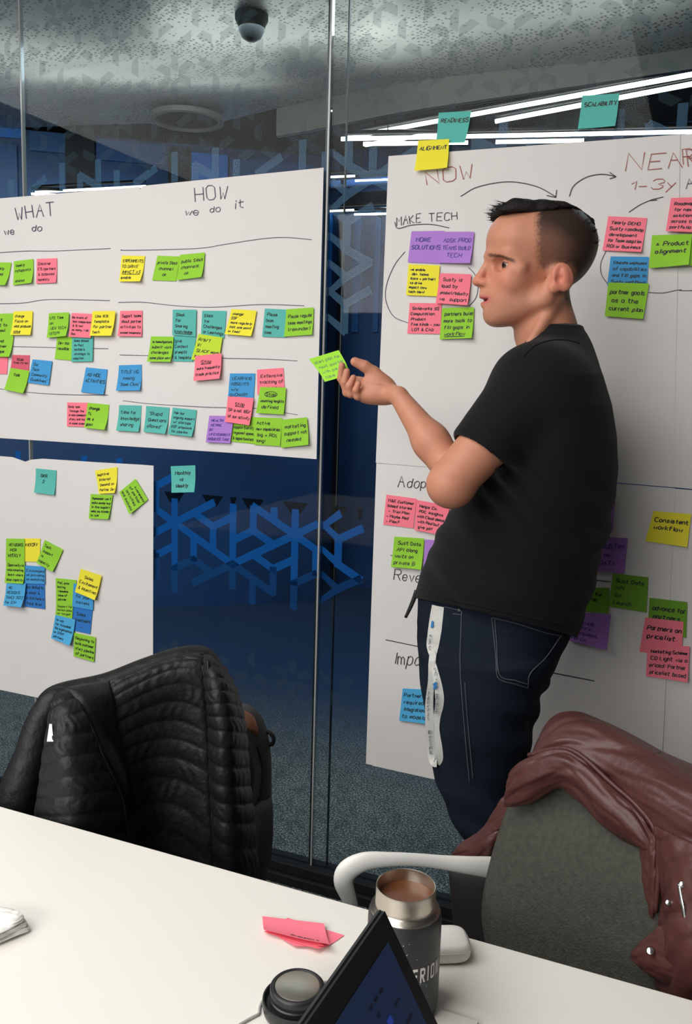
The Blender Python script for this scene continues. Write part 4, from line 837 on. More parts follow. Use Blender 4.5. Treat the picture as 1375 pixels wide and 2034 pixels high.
# skin colouring: lips, ears, cheeks, brows, clipped hair
SKIN = np.array(lin((190, 130, 104)))
q = head_local(V.astype(F4)); zx = 790 - (q[:, 0] * math.cos(TH) - np.abs(q[:, 1]) * math.sin(TH)) / HK2; zy = 720 - q[:, 2] / HK2; ay = np.abs(q[:, 1])
col = np.repeat(SKIN[None], len(V), 0)
def sm(x, a, b): t = np.clip((x - a) / (b - a), 0, 1); return t * t * (3 - 2 * t)
def blend(c, w_):
    global col
    col = col * (1 - w_[:, None]) + np.array(lin(c)) * w_[:, None]
inhead = sm(q[:, 2], -.11, -.09); zyn = zy - ay * 2000 + 18
hz = lambda cx, cy, rx, ry: np.exp(-(((zx - cx) / rx) ** 2 + ((zy - cy) / ry) ** 2)) * inhead
blend((205, 120, 98), 0.5 * hz(260, 740, 70, 60)); blend((205, 122, 100), 0.35 * hz(450, 730, 130, 110)); blend((216, 120, 104), 0.6 * hz(905, 735, 110, 130) * (ay > .066))
lipz = (zx < 400) & (zy > 848) & (zy < 942) & (inhead > .5)
blend((190, 92, 96), 0.9 * lipz * sm(385 - zx, 0, 60) * (1 - sm(np.abs(zy - 893), 18, 24 + np.clip(375 - zx, 0, 80) * .3)))
blend((170, 122, 98), 0.45 * hz(400, 1010, 130, 90)); blend((165, 115, 92), .35 * hz(620, 930, 150, 70))
blend((62, 42, 34), 0.82 * sm(0.0042 - np.abs((zyn - (522 - 18 * np.sin(np.clip((zx - 330) / 220, 0, 1) * 2.9))) * HK2), 0, .002) * sm(zx, 300, 345) * (1 - sm(zx, 515, 560)) * (ay > .004) * (inhead > .5))
blend((60, 30, 26), 0.8 * np.exp(-((zy - 889) / 5) ** 2) * (zx < 375) * (zx > 240) * (ay < .024) * (inhead > .5))
HP = np.array([(690, 205), (686, 330), (700, 420), (708, 520), (728, 622), (780, 652), (815, 606), (868, 588), (960, 592), (1012, 645), (1005, 725), (965, 800), (950, 860), (992, 925), (1400, 930), (1400, -200), (690, -200)], float)
def inpoly(x, y, P_):
    r = np.zeros(len(x), bool); n = len(P_)
    for i in range(n):
        (x0, y0), (x1, y1) = P_[i], P_[(i + 1) % n]; c = ((y0 > y) != (y1 > y)) & (x < (x1 - x0) * (y - y0) / (y1 - y0 + 1e-9) + x0); r ^= c
    return r
jr = np.random.default_rng(5); jx, jy = zx + jr.normal(0, 9, len(V)), zy - ay * 500 * (zy > 400) + jr.normal(0, 7, len(V))
fade = sum(inpoly(jx + a, jy + b, HP) for a in (-24, -12, 0, 12, 24) for b in (-16, 0, 16)) / 15.0
earm = (ay > .0725) & (zx > 790) & (zx < 1015) & (zy > 600) & (zy < 870)
fade = fade * (inhead > .5) * ~earm
den = 0.70 + 0.28 * sm(zx, 760, 1080) + .28 * sm(480 - zy, 0, 220)
blend((44, 34, 29), np.clip(fade * den, 0, .97))
ed = np.stack([q[:, 0] - EYE[0], ay - EYE[1], q[:, 2] - EYE[2]], 1); er = np.linalg.norm(ed, axis=1); ez = ed[:, 2] + .12 * ed[:, 1]; op = .0046 * (1 - np.clip(np.abs(ed[:, 1] - .001) / .0145, 0, 1) ** 2)
blend((48, 30, 24), .85 * (er < .0165) * (er > .011) * np.exp(-((ez - op - .0008) / .0013) ** 2) * (ed[:, 0] > .002)); blend((120, 74, 62), .5 * (er < .0165) * (er > .011) * np.exp(-((ez + op + .0008) / .0014) ** 2) * (ed[:, 0] > .002)); blend((150, 96, 78), .45 * np.exp(-((ez - .0095) / .0022) ** 2) * (er < .021) * (ed[:, 0] > -.004))
# creases of the palm
def crease(a, b, wd, st):
    global col
    pts = V; dd = rc(pts.astype(F4), a, b, 0, 0); blend((150, 88, 66), st * np.exp(-(dd / wd) ** 2))
for a, b in (((800, 700, -.02), (1000, 715, -.026)), ((830, 790, -.022), (1040, 735, -.026)), ((715, 800, -.014), (720, 870, -.022)), ((860, 590, -.018), (850, 560, -.018)), ((800, 840, -.02), (740, 760, -.01))): crease(H(*a), H(*b), .0022, .55)
for f in FING + [THUMB]: blend((196, 128, 108), 0.55 * np.exp(-(np.linalg.norm(V - f[3], axis=1) / .011) ** 2))
M['skin'] = mat('skin', (200, 150, 125), 0.52, spec=0.35, attr=True, bump=(420, 0.05), var=(60, 0.05))
M['skin'].node_tree.nodes['Principled BSDF'].inputs['Subsurface Weight'].default_value = 0.08
M['skin'].node_tree.nodes['Principled BSDF'].inputs['Subsurface Radius'].default_value = (0.01, 0.004, 0.002)
BODYW = toW(V)
man = fast_obj('person', BODYW, F, M['skin'], None, col)
tag(man, 'young man in black T-shirt and dark jeans standing before the sheets, holding a green note', 'person')
def headW(f, s, u): return toW(HO + HFX * f + HSX * s + EZ * u)
# eyes
M['eye_white'] = mat('eye_white', (178, 164, 154), 0.3); M['bezel_black'] = mat('pupil_black', (8, 8, 9), .1); M['iris'] = mat('iris', (62, 42, 30), 0.15); M['tooth'] = mat('tooth', (205, 195, 180), 0.4)
for s in (1, -1):
    c = headW(EYE[0] + .0002, EYE[1] * s, EYE[2]); gz = HFX * math.cos(.12) + HSX * math.sin(.12 * 0)
    bm = bmesh.new(); bmesh.ops.create_uvsphere(bm, u_segments=24, v_segments=16, radius=.0129)
    for v in bm.verts: v.co += Vector(c)
    e = bm_obj('eyeball', bm, M['eye_white'], man, True)
    ax = toW(HO + HFX) - toW(HO); ax = toW(HO + HFX * math.cos(.5) + HSX * math.sin(.5) - EZ * .02) - toW(HO)
    lathe('iris', [(.0064, .0112), (.0048, .0122), (.0026, .01298)], c, M['iris'], e, n=24, axis=ax); lathe('pupil', [(.0026, .01296), (.0012, .01318), (0, .01322)], c, M['bezel_black'], e, n=16, axis=ax)

# hair: thick top swept up at the front, with loose tufts
M['hair'] = mat('hair', (24, 20, 18), 0.55, spec=0.25, bump=(500, 0.35))
TOP = [(420, 180), (480, 158), (560, 150), (700, 148), (840, 158), (950, 200), (1040, 262), (1100, 330)]
def hairf(p):
    q = head_local(p); A = lambda zx, zy, s=0.0: (hf(zx, zy)[0], s, hf(zx, zy)[2])
    d = None
    for (x0, y0), (x1, y1) in zip(TOP, TOP[1:]):
        for s in (-.042, -.021, 0, .021, .042):
            dr = 22 * (s / .042) ** 2; e = rc(q, A(x0, y0 + 32 + dr, s), A(x1, y1 + 32 + dr, s), .0145, .0145); d = e if d is None else smin(d, e, .010)
    for s in (-.034, -.012, .012, .034): d = smin(d, rc(q, A(368, 215 + abs(s) * 500, s), A(480, 190, s), .0065, .015), .010)
    d = smin(d, el(q, A(765, 415), (.0950, .0755, .0690)), .010)
    lim = 228 - 46 * sm(790 - q[:, 0] / HK2, 640, 900) + 115 * sm(790 - q[:, 0] / HK2, 980, 1150)
    cut = ((720 - q[:, 2] / HK2) - lim) * HK2
    d = smax(d, cut, .006)
    d = smax(d, q[:, 0] - A(350, 0)[0], .004)
    return d + .0010 * np.sin(q[:, 1] * 620 + q[:, 0] * 60 + 2 * np.sin(q[:, 0] * 70))
HV, HF_ = mesh_sdf(hairf, HO + np.array([-.13, -.12, .04]), HO + np.array([.14, .12, .17]), .0022)
hair = fast_obj('hair', toW(HV), HF_, M['hair'], man)
rng = random.Random(3); vs, fs = [], []
def tuft(base, tip, r):
    b = len(vs); d = np.array(tip) - np.array(base); d /= np.linalg.norm(d); a = np.cross(d, [.3, .5, .8]); a /= np.linalg.norm(a); c = np.cross(d, a)
    for k in range(4): t = k * math.pi / 2; vs.append(np.array(base) + r * (a * math.cos(t) + c * math.sin(t)))
    vs.append(np.array(tip))
    for k in range(4): fs.append((b + k, b + (k + 1) % 4, b + 4))
for i in range(720):
    s = rng.uniform(-.05, .05); t = rng.uniform(0, len(TOP) - 1.001); k = int(t); u = t - k
    zx_ = TOP[k][0] * (1 - u) + TOP[k + 1][0] * u; zy_ = TOP[k][1] * (1 - u) + TOP[k + 1][1] * u + 22 * (s / .042) ** 2
    fr = max(0, 1 - (zx_ - 420) / 160); L = rng.uniform(16, 46) * (1.0 + 0.9 * fr + (.5 if zx_ > 1000 else 0))
    dx = -1.0 * L * (0.25 + fr) + rng.uniform(-10, 10) if zx_ < 900 else L * rng.uniform(.1, .8); dy = -L * (.55 - .35 * fr) * rng.uniform(.3, 1)
    b_, t_ = hf(zx_, zy_ + 22), hf(zx_ + dx, zy_ + 4 + dy)
    tuft(headW(b_[0], s, b_[2]), headW(t_[0], s * 1.05 + rng.uniform(-.004, .004), t_[2]), rng.uniform(.001, .0022))
for i in range(160):
    s = rng.uniform(-.045, .045); y0 = rng.uniform(150, 235); b_, t_ = hf(420 + rng.uniform(0, 40), y0), hf(rng.uniform(290, 372), y0 - rng.uniform(-12, 40))
    tuft(headW(b_[0], s, b_[2]), headW(t_[0], s * 1.03, t_[2]), rng.uniform(.001, .002))
for i in range(260):   # crown at the back
    s = rng.uniform(-.06, .06); t = rng.uniform(0, 1); zx_, zy_ = 1090 + 95 * math.sin(t * 1.4), 270 + 190 * t; b_, t_ = hf(zx_ - 45, zy_ + 14), hf(zx_ + rng.uniform(-16, 10), zy_ - rng.uniform(-8, 30))
    tuft(headW(b_[0] + (s / .07) ** 2 * .02, s, b_[2]), headW(t_[0] + (s / .07) ** 2 * .02, s * 1.05, t_[2]), rng.uniform(.0008, .0016))
o = mesh_obj('hair_tufts', vs, fs, M['hair'], hair); o['kind'] = 'stuff'

# T-shirt
M['shirt'] = mat('black_cotton', (20, 20, 22), 0.9, spec=0.14, sheen=0.06, bump=(900, 0.12))
SHS = slices([(655, 1075, 1150, .050), (672, 1058, 1160, .065), (690, 1046, 1170, .090), (715, 1026, 1184, .130), (745, 1004, 1197, .172), (800, 980, 1214, .190), (860, 957, 1224, .190), (920, 938, 1227, .186), (980, 915, 1222, .18), (1040, 884, 1209, .176), (1100, 853, 1193, .176), (1150, 836, 1180, .178), (1190, 824, 1168, .18), (1240, 824, 1150, .182), (1300, 826, 1140, .182)])
CUFA, CUFB = np.array(Q(902, 880, 1.50)), np.array(Q(988, 930, 1.47)); AX = (ELB - SHO) / np.linalg.norm(ELB - SHO)
CUFC = (CUFA + CUFB) / 2; HEMA, HEMB = Q(822, 1184, YB), Q(1140, 1262, YB); CSLOPE = (HEMB[2] - HEMA[2]) / (HEMB[0] - HEMA[0]); HEMC = Q(985, 1227, 1.485); CYS = (HEMC[2] - HEMA[2] - CSLOPE * (HEMC[0] - HEMA[0])) / (1.485 - YB)
COLA, COLB = Q(1030, 704, YB), Q(1160, 680, YB)
def shirt(p):
    d = loft(p, SHS)
    t = SHO + (ELB - SHO) * .80
    slv = smin(rc(p, SHO + np.array([-.002, .0, .004]), t, .069, .0515), el(p, SHO + np.array([.005, .02, .01]), (.078, .075, .068)), .03)
    slv = smax(slv, (p - CUFC.astype(F4)) @ AX.astype(F4), .010)
    slv = smax(slv, -smax(rc(p, SHO, ELB, .046, .046), -((p - CUFC.astype(F4)) @ AX.astype(F4) + .022), .002), .003)
    s2, e2 = Q(1090, 800, 1.86), Q(1010, 1010, 1.88); sl2 = rc(p, s2, s2 + (e2 - s2) * .7, .066, .055)
    tr = smin(rc(p, Q(1104, 706, 1.66), SHO + np.array([.018, .03, .018]), .050, .058), rc(p, Q(1104, 706, 1.66), Q(1095, 775, 1.86), .050, .055), .03)
    d = smin(d, tr, .04); d = smin(d, smin(slv, sl2, .001), .028)
    # folds: pulling from the waist and under the arm
    x, y, z = p[:, 0], p[:, 1], p[:, 2]
    wz = sm(HEMA[2] + .30 - z, 0, .14); fold = np.sin((z * 1.0 + (x - COLA[0]) * .55 + .02 * np.sin(x * 30 + y * 14)) * 105) * .5 + np.sin((z + (x - COLA[0]) * .25) * 62 + 1.7 * np.sin(y * 18)) * .6
    d = d - .0052 * fold * wz * (0.5 + 0.5 * np.sin(x * 23 + z * 9))
    us = np.exp(-(((x - Q(1010, 960, YB)[0]) / .07) ** 2 + ((z - Q(1010, 960, YB)[2]) / .08) ** 2)); d = d - .006 * us * np.sin((x * .9 + z) * 130)
    hemz = HEMA[2] + CSLOPE * (x - HEMA[0]) + CYS * np.minimum(y - YB, 0)
    d = smax(d, hemz - z - .003 * np.sin(y * 20), .003)
    # collar opening and hollow bottom
    cs = (COLB[2] - COLA[2]) / (COLB[0] - COLA[0]); col_ = z - (COLA[2] + .004 + cs * (x - COLA[0]) - 6.0 * (x - COLA[0]) * (x - COLB[0]) * (x > COLA[0]))
    nk = smax(rc(p, Q(1090, 690, 1.67), Q(1075, 600, 1.675), .060, .056), -(z - COLA[2] + .03), .004)
    d = smax(d, -nk, .003)
    d = smax(d, -smax(loft(p, LOWCAV), (z - hemz - .02), .004), .003)
    return d.astype(F4)
LOWCAV = [(s_[0], s_[1], s_[2], s_[3] - .012, s_[4] - .012) for s_ in slices([(1100, 853, 1193, .176), (1190, 826, 1168, .18), (1300, 830, 1136, .182)])]
SV, SF = mesh_sdf(shirt, (Q(800, 1200, 1.6)[0] - .05, 1.36, HEMB[2] - .03), (Q(1235, 900, 1.66)[0] + .02, 1.99, COLB[2] + .07), .0031)
shirt_o = fast_obj('t_shirt', toW(SV), SF, M['shirt'], man)

# jeans
M['denim'] = mat('dark_denim', (20, 28, 40), 0.88, spec=0.15, bump=(700, 0.2), var=(9, 0.3)); M['stitch'] = mat('stitching', (66, 70, 78), 0.8)
PEL = slices([(1150, 842, 1150, .14), (1185, 832, 1150, .148), (1240, 829, 1136, .162), (1290, 836, 1112, .168), (1340, 842, 1080, .165), (1400, 856, 1048, .150), (1450, 870, 1035, .13)])
NEARL = slices([(1300, 838, 1085, .095), (1350, 842, 1062, .098), (1400, 846, 1050, .096), (1450, 849, 1045, .092), (1500, 853, 1033, .088), (1550, 864, 1018, .083), (1620, 896, 1026, .072), (1672, 921, 1034, .066), (1760, 930, 1040, .062), (1900, 935, 1045, .058), (2130, 935, 1050, .058)], 1.575)
FARL = slices([(1300, 870, 1105, .09), (1400, 872, 1070, .09), (1500, 880, 1050, .084), (1672, 935, 1030, .068), (1900, 955, 1030, .06), (2060, 955, 1040, .06)], 1.76)
def jeans(p):
    d = smin(loft(p, PEL, 2.2), smin(loft(p, NEARL, 2.2), loft(p, FARL), .02), .035); x, y, z = p.T
    k = np.exp(-((z - Q(950, 1660, 1.6)[2]) / .10) ** 2); d = d - .004 * k * np.sin(z * 95 + x * 40 + 1.5 * np.sin(y * 25))
    c = np.exp(-((z - Q(950, 1400, 1.6)[2]) / .09) ** 2) * sm(x, Q(960, 1400, 1.6)[0], Q(1060, 1400, 1.6)[0]); d = d - .005 * c * np.sin((z + .5 * x) * 85)
    return (d - .0012 * np.sin(z * 60 + x * 25) * np.sin(y * 33)).astype(F4)
JV, JF = mesh_sdf(jeans, (Q(800, 1400, 1.6)[0] - .02, 1.40, 0.06), (Q(1170, 1200, 1.7)[0] + .03, 1.93, Q(1000, 1160, 1.66)[2]), .0042)
JW = toW(JV); jeans_o = fast_obj('jeans', JW, JF, M['denim'], man)
bvhJ = BVHTree.FromPolygons([tuple(v) for v in JW], [tuple(int(i) for i in f) for f in JF])
bvhS = BVHTree.FromPolygons([tuple(v) for v in toW(SV)], [tuple(int(i) for i in f) for f in SF])
def onto(bvh, px, py, lift=.0012):
    d = Vector(ray(px, py)).normalized(); h = bvh.ray_cast(Vector(CAM), d)
    return None if h[0] is None else np.array(h[0] + h[1] * lift)
def seam(name, pts, r, m, parent, bvh, n=40, lift=.0008):
    c = crom(pts, n); w_ = [onto(bvh, *p, lift) for p in c]; w_ = [q for q in w_ if q is not None]
    if len(w_) > 3: return tube(name, w_, [r] * len(w_), m, parent, n=6)
st = [[(z5([p])[0]) for p in s] for s in ([(540, 730), (548, 800), (558, 900), (568, 980), (640, 1005), (695, 1022)], [(552, 735), (560, 830), (572, 965), (640, 990), (690, 1005)], [(540, 728), (640, 752), (760, 790), (830, 805)],
      [(415, 700), (412, 800), (408, 900), (412, 1000), (420, 1100), (432, 1250), (448, 1420)], [(690, 1020), (700, 960), (760, 900), (830, 800)], [(345, 683), (410, 700), (412, 715), (380, 712)], [(428, 1000), (436, 1110), (448, 1250), (462, 1400)])]
for s in st: seam('stitch_line', s, .0011, M['stitch'], jeans_o, bvhJ)
c_ = onto(bvhJ, *z5([(405, 697)])[0], .001)
if c_ is not None: lathe('rivet', [(.0032, 0), (.0032, .0012), (.002, .0022), (0, .0022)], c_, mat('rivet_metal', (120, 120, 118), .35, .9), jeans_o, n=16, axis=-EY)
for pts in ([(827, 1166), (880, 1187), (975, 1209), (1060, 1228), (1136, 1244)], [(903, 872), (930, 886), (960, 903), (990, 922)], [(1040, 708), (1062, 688), (1092, 677), (1125, 676), (1150, 682)]): seam('hem_seam', pts, .0010, M['shirt'], shirt_o, bvhS)
# dark tail of a belt hanging out under the hem
M['belt'] = mat('black_strap', (18, 18, 20), .6)
bt = [Q(x, y, 1.62) for x, y in z5([(226, 615), (215, 650), (198, 690), (180, 728)])]
tube('belt_tail', [toW(v) for v in bt], [.0045, .0045, .004, .003], M['belt'], man, n=10, flat=.5, samples=12, upv=EX)
# shoes
M['shoe'] = mat('dark_shoe', (36, 36, 38), .6); M['sole'] = mat('shoe_sole', (190, 188, 182), .7)
for y0, px in ((1.585, 985), (1.765, 1000)):
    b = Q(px, 2050, y0); b[2] = 0
    L = [(.30, .036, .03), (.22, .045, .05), (.10, .045, .085), (0.0, .040, .10), (-.04, .034, .09)]; vs, fs = [], []
    for i, (f_, hw, hh) in enumerate(L):
        for k in range(16): t = 2 * math.pi * k / 16; vs.append(toW(b + np.array([-f_ + .05, math.cos(t) * hw, .016 + max(0, .5 + .5 * math.sin(t)) * hh])))
    for i in range(len(L) - 1):
        for k in range(16): a, c2 = i * 16 + k, i * 16 + (k + 1) % 16; fs.append((a, c2, c2 + 16, a + 16))
    fs += [tuple(range(15, -1, -1)), tuple(4 * 16 + k for k in range(16))]
    sh_ = mesh_obj('shoe', vs, fs, M['shoe'], man, smooth=True)
    vs = [toW(b + np.array([-f_ + .05, s * hw * 1.04, z])) for z in (0.001, .018) for f_, hw, s in [(.31, .025, 1), (.22, .047, 1), (.1, .046, 1), (-.045, .036, 1), (-.045, .036, -1), (.1, .046, -1), (.22, .047, -1), (.31, .025, -1)]]
    fs = [tuple(range(7, -1, -1)), tuple(range(8, 16))] + [(k, (k + 1) % 8, 8 + (k + 1) % 8, 8 + k) for k in range(8)]
    mesh_obj('sole', vs, fs, M['sole'], sh_)

# lanyard: a white strap looped out of the pocket
M['strap'] = mat('white_ribbon', (205, 205, 200), .55, var=(40, .08)); M['logo_blue'] = mat('logo_blue', (40, 110, 170), .6)
def ribbon(name, pts, wid, m, parent, n=60, yoff=0.0, twist=None, th=.0007):
    c = crom(pts, n); wd = np.interp(np.linspace(0, 1, n), np.linspace(0, 1, len(wid)), wid); vs, fs = [], []
    for i in range(n):
        h = onto(bvhJ, *c[i], .004 + yoff); h = h if h is not None else toW(Q(*c[i], 1.50))
        t = c[min(i + 1, n - 1)] - c[max(i - 1, 0)]; t /= np.linalg.norm(t); sd = EX * -t[1] * -1 * 1.0
        perp = EX * t[1] + EZ * t[0]; tw = twist(i / (n - 1)) if twist else 0; perp = perp * math.cos(tw) - EY * math.sin(tw)
        for s in (-1, 1):
            for q in (0, 1): vs.append(h + perp * s * wd[i] / 2 - EY * th * q)
    for i in range(n - 1):
        a = 4 * i
        for p_, q_ in ((0, 2), (2, 3), (3, 1), (1, 0)): fs.append((a + p_, a + q_, a + 4 + q_, a + 4 + p_))
    return mesh_obj(name, vs, fs, m, parent, smooth=False)
lan = empty('lanyard', onto(bvhJ, 868, 1210, .004)); tag(lan, 'white printed lanyard strap looping out of the jeans pocket', 'lanyard')
ribbon('strap', z5([(322, 680), (312, 740), (303, 800), (296, 860), (300, 930), (298, 1000), (292, 1080), (294, 1160), (298, 1240), (304, 1300), (312, 1328), (322, 1330)]), [.0185, .0185, .017, .012, .011, .015, .016, .016, .015, .014], M['strap'], lan, yoff=.003)
ribbon('strap', z5([(330, 682), (322, 760), (312, 850), (302, 900), (310, 950), (324, 1020), (328, 1080), (318, 1140), (318, 1200), (325, 1260), (326, 1310), (316, 1334)]), [.016, .015, .009, .008, .013, .016, .014, .009, .012, .015, .014], M['strap'], lan, yoff=.0)
vs, fs = [], []
for (x, y, g_) in [(307, 756, 'b'), (318, 1005, 'b')]:
    a = [onto(bvhJ, *z5([(x + i, y + j)])[0], .011) for i, j in ((-7, -4), (2, -14), (9, -10), (5, 2), (10, 6), (2, 16), (-6, 14), (-3, 2))]; b = len(vs); vs += a; fs.append(tuple(range(b, b + 8)))
mesh_obj('printed_emblem', vs, fs, M['logo_blue'], lan)
lt = []
for (x0, y0, x1, y1, tx) in ((305, 700, 318, 700, ''), (300, 800, 296, 870, 'EVRY EV'), (291, 1020, 290, 1150, 'PLASMA FUTURE'), (318, 930, 326, 1000, 'THE AR'), (328, 1035, 322, 1120, 'TREMENDO'), (300, 1190, 306, 1290, 'SIMMER')):
    if not tx: continue
    ln, W_ = strokes(tx, random.Random(5), .05)
    for s in ln: lt.append([(x0 + (x1 - x0) * p[0] / W_ - (p[1] / 6 - .5) * 9, y0 + (y1 - y0) * p[0] / W_) for p in s])
def lm(a, b): return onto(bvhJ, *z5([(a, b)])[0], .0105)
v, f = ribbons([s for s in lt], 1.6, lm); mesh_obj('printed_lettering', v, f, INK['g'], lan)

# the green note in his hand
put_note([toW(H(135, 420, .062)), toW(H(475, 318, .044)), toW(H(640, 600, .026)), toW(H(350, 685, .046))], 'green', 'start plan for\nnext quarter\nwith partner\ntable', 'g', 'curled green sticky note held up in the man\'s hand', None, 77, curl=0.012, wd=.012)

# ------------------------------------------------------------------ tables
M['laminate'] = mat('white_laminate', (232, 228, 220), 0.38, spec=0.4); M['edge_band'] = mat('edge_band', (214, 210, 202), 0.5); M['steel_leg'] = mat('white_steel', (205, 205, 202), 0.4)
TZ = 0.75; TY = -1.131
def table(x0, x1, label):
    t = empty('meeting_table', ((x0 + x1) / 2, -1.85, 0)); tag(t, label, 'table')
    box('tabletop', (x0, -2.57, TZ - 0.026), (x1, TY, TZ), M['laminate'], t, bevel=0.0018)
    box('edge_band', (x0 + .004, TY + .0002, TZ - 0.024), (x1 - .004, TY + .0012, TZ - 0.002), M['edge_band'], t)
    for x in (x0 + .12, x1 - .12):
        for y in (TY - .12, -2.45):
            l = box('leg', (x - .025, y - .025, 0.0), (x + .025, y + .025, TZ - .026), M['steel_leg'], t, bevel=.004)
    box('under_frame', (x0 + .12, TY - .14, TZ - .07), (x1 - .12, TY - .10, TZ - .026), M['steel_leg'], t)
table(-2.15, 1.45, 'long white laminate meeting table in the foreground')

# ------------------------------------------------------------------ office chairs
M['fabric'] = mat('grey_fabric', (72, 72, 66), 0.95, spec=0.1, bump=(380, 0.35), var=(130, 0.16)); M['white_plastic'] = mat('white_plastic', (226, 225, 220), 0.35); M['caster'] = mat('caster_black', (24, 24, 25), 0.5)
def chair(label, ctrl, arm_path, arm_r, left_pt, right_pt, seat_off=0.25):
    L_, R_ = P(*left_pt), P(*right_pt); d = R_ - L_; d[2] = 0; d /= np.linalg.norm(d); n = np.array([-d[1], d[0], 0])
    mid = (L_ + R_) / 2
    if n @ (CAM - mid) < 0: n = -n
    c = mid + n * seat_off; c[2] = 0
    t = empty('office_chair', c); tag(t, label, 'chair', 'office chairs at the far side of the table')
    b = cloth('backrest', ctrl, 40, 40, 0.045, M['fabric'], t, puff=0.008)
    Mx = np.array([d, n, [0, 0, 1]])
    def lo(v): return c + np.asarray(v) @ Mx
    # seat cushion
    bm = bmesh.new(); bmesh.ops.create_cube(bm, size=1)
    for v in bm.verts: v.co = Vector((v.co.x * .40, v.co.y * .38, v.co.z * .07))
    bmesh.ops.bevel(bm, geom=list(bm.edges), offset=.03, segments=4, affect='EDGES', profile=.6)
    for v in bm.verts: v.co = Vector(lo((v.co.x, v.co.y, v.co.z + .455)))
    bm_obj('seat', bm, M['fabric'], t, True)
    tube('back_support', [lo((0, -.12, .40)), lo((0, -.26, .42)), lo((0, -.315, .50)), lo((0, -.325, .62))], [.022] * 4, M['white_plastic'], t, flat=1.6, samples=16)
    lathe('column', [(.03, .10), (.03, .25), (.022, .25), (.022, .43)], c, M['white_plastic'], t, n=20)
    for k in range(5):
        a = k * 2 * math.pi / 5 + .3; e = lo((.29 * math.cos(a), .29 * math.sin(a), .075))
        l = tube('leg', [lo((0, 0, .115)), lo((.15 * math.cos(a), .15 * math.sin(a), .10)), e], [.024, .019, .014], M['white_plastic'], t, n=10, samples=8)
        ax = np.array([-math.sin(a), math.cos(a), 0]) @ Mx
        lathe('caster', [(.0, -.018), (.022, -.018), (.0275, -.012), (.0275, .012), (.022, .018), (0, .018)], lo((.29 * math.cos(a), .29 * math.sin(a), .0285)), M['caster'], l, n=18, axis=ax)
    if arm_path is not None:
        w_ = [P(*q) for q in arm_path]
        tube('armrest', w_, arm_r, M['white_plastic'], t, n=16, flat=.55, samples=60)
        sh = (R_ - L_) + d * .02; sh[2] = -.055
        tube('armrest', [q + sh for q in w_], arm_r, M['white_plastic'], t, n=16, flat=.55, samples=60)
    return t
RB = [[(1050, 1560, 1.255), (1120, 1500, 1.235), (1240, 1520, 1.18), (1370, 1580, 1.11), (1480, 1650, 1.04)],
      [(995, 1640, 1.25), (1110, 1600, 1.205), (1240, 1610, 1.145), (1380, 1650, 1.075), (1520, 1720, .99)],
      [(958, 1790, 1.25), (1090, 1740, 1.175), (1240, 1730, 1.10), (1390, 1755, 1.03), (1545, 1810, .95)],
      [(968, 1880, 1.245), (1095, 1900, 1.165), (1250, 1920, 1.085), (1400, 1950, 1.02), (1545, 1990, .94)],
      [(1005, 2000, 1.24), (1120, 2045, 1.16), (1250, 2080, 1.08), (1390, 2115, 1.015), (1515, 2150, .945)]]
ARM = [(1040, 1732, 1.268), (985, 1724, 1.25), (935, 1719, 1.235), (880, 1713, 1.225), (830, 1708, 1.215), (775, 1707, 1.205), (725, 1711, 1.20), (692, 1728, 1.20), (683, 1752, 1.20), (694, 1786, 1.205), (708, 1825, 1.215), (740, 1900, 1.225), (800, 1975, 1.23), (860, 2030, 1.23)]
AR = [.017, .0165, .0135, .0105, .0095, .0105, .0135, .0155, .014, .0105, .0085, .0085, .009, .011]
chair('grey upholstered office chair with white loop arms under a maroon leather jacket', RB, ARM, AR, (968, 1880, 1.245), (1545, 1990, .94))
LB = [[(140, 1440, 1.375), (215, 1400, 1.405), (300, 1375, 1.425), (385, 1360, 1.445)], [(130, 1560, 1.375), (215, 1550, 1.415), (300, 1545, 1.435), (395, 1540, 1.45)], [(130, 1700, 1.375), (215, 1710, 1.415), (300, 1720, 1.435), (395, 1730, 1.45)], [(150, 1850, 1.375), (225, 1865, 1.41), (305, 1880, 1.43), (385, 1890, 1.445)]]
chair('office chair hidden under a black quilted jacket at the left', LB, None, None, (150, 1850, 1.375), (385, 1890, 1.445))

# ------------------------------------------------------------------ black quilted jacket over the left chair
M['nylon'] = mat('black_nylon', (22, 22, 23), 0.5, spec=0.3, bump=(38, 0.45, 6)); M['label_white'] = mat('white_label', (225, 225, 222), .7)
PJ = empty('quilted_jacket', P(280, 1500, 1.36)); tag(PJ, 'black quilted down jacket draped over the left chair back', 'jacket')
def baffles(n, arc, amp, sharp=.42, vary=.0, wr=.0):
    def f(U, V):
        ph = n * (V + arc * (4 * U * (1 - U)) + vary * (U - .5)); s = np.abs(np.sin(math.pi * ph)) ** sharp
        out = amp * s
        if wr: out = out + wr * np.sin(U * 55 + np.floor(ph) * 2.3 + 3 * np.sin(V * 40)) * np.abs(np.sin(math.pi * ph)) * (0.5 + .5 * np.sin(U * 9 + np.floor(ph) * 1.7))
        return out
    return f
cloth('lining_back', [[(215, 1352, 1.36), (290, 1322, 1.38), (355, 1300, 1.40), (405, 1296, 1.41)], [(218, 1385, 1.345), (290, 1362, 1.365), (355, 1342, 1.38), (409, 1332, 1.385)],
      [(224, 1460, 1.345), (290, 1448, 1.38), (355, 1442, 1.395), (414, 1440, 1.385)], [(236, 1550, 1.345), (300, 1550, 1.39), (360, 1555, 1.40), (418, 1555, 1.385)],
      [(262, 1690, 1.345), (320, 1705, 1.395), (375, 1720, 1.40), (426, 1730, 1.385)], [(278, 1830, 1.35), (330, 1845, 1.39), (380, 1855, 1.40), (430, 1860, 1.385)]], 90, 170, .012, M['nylon'], PJ, disp=baffles(14, .06, .0028, wr=.0006))
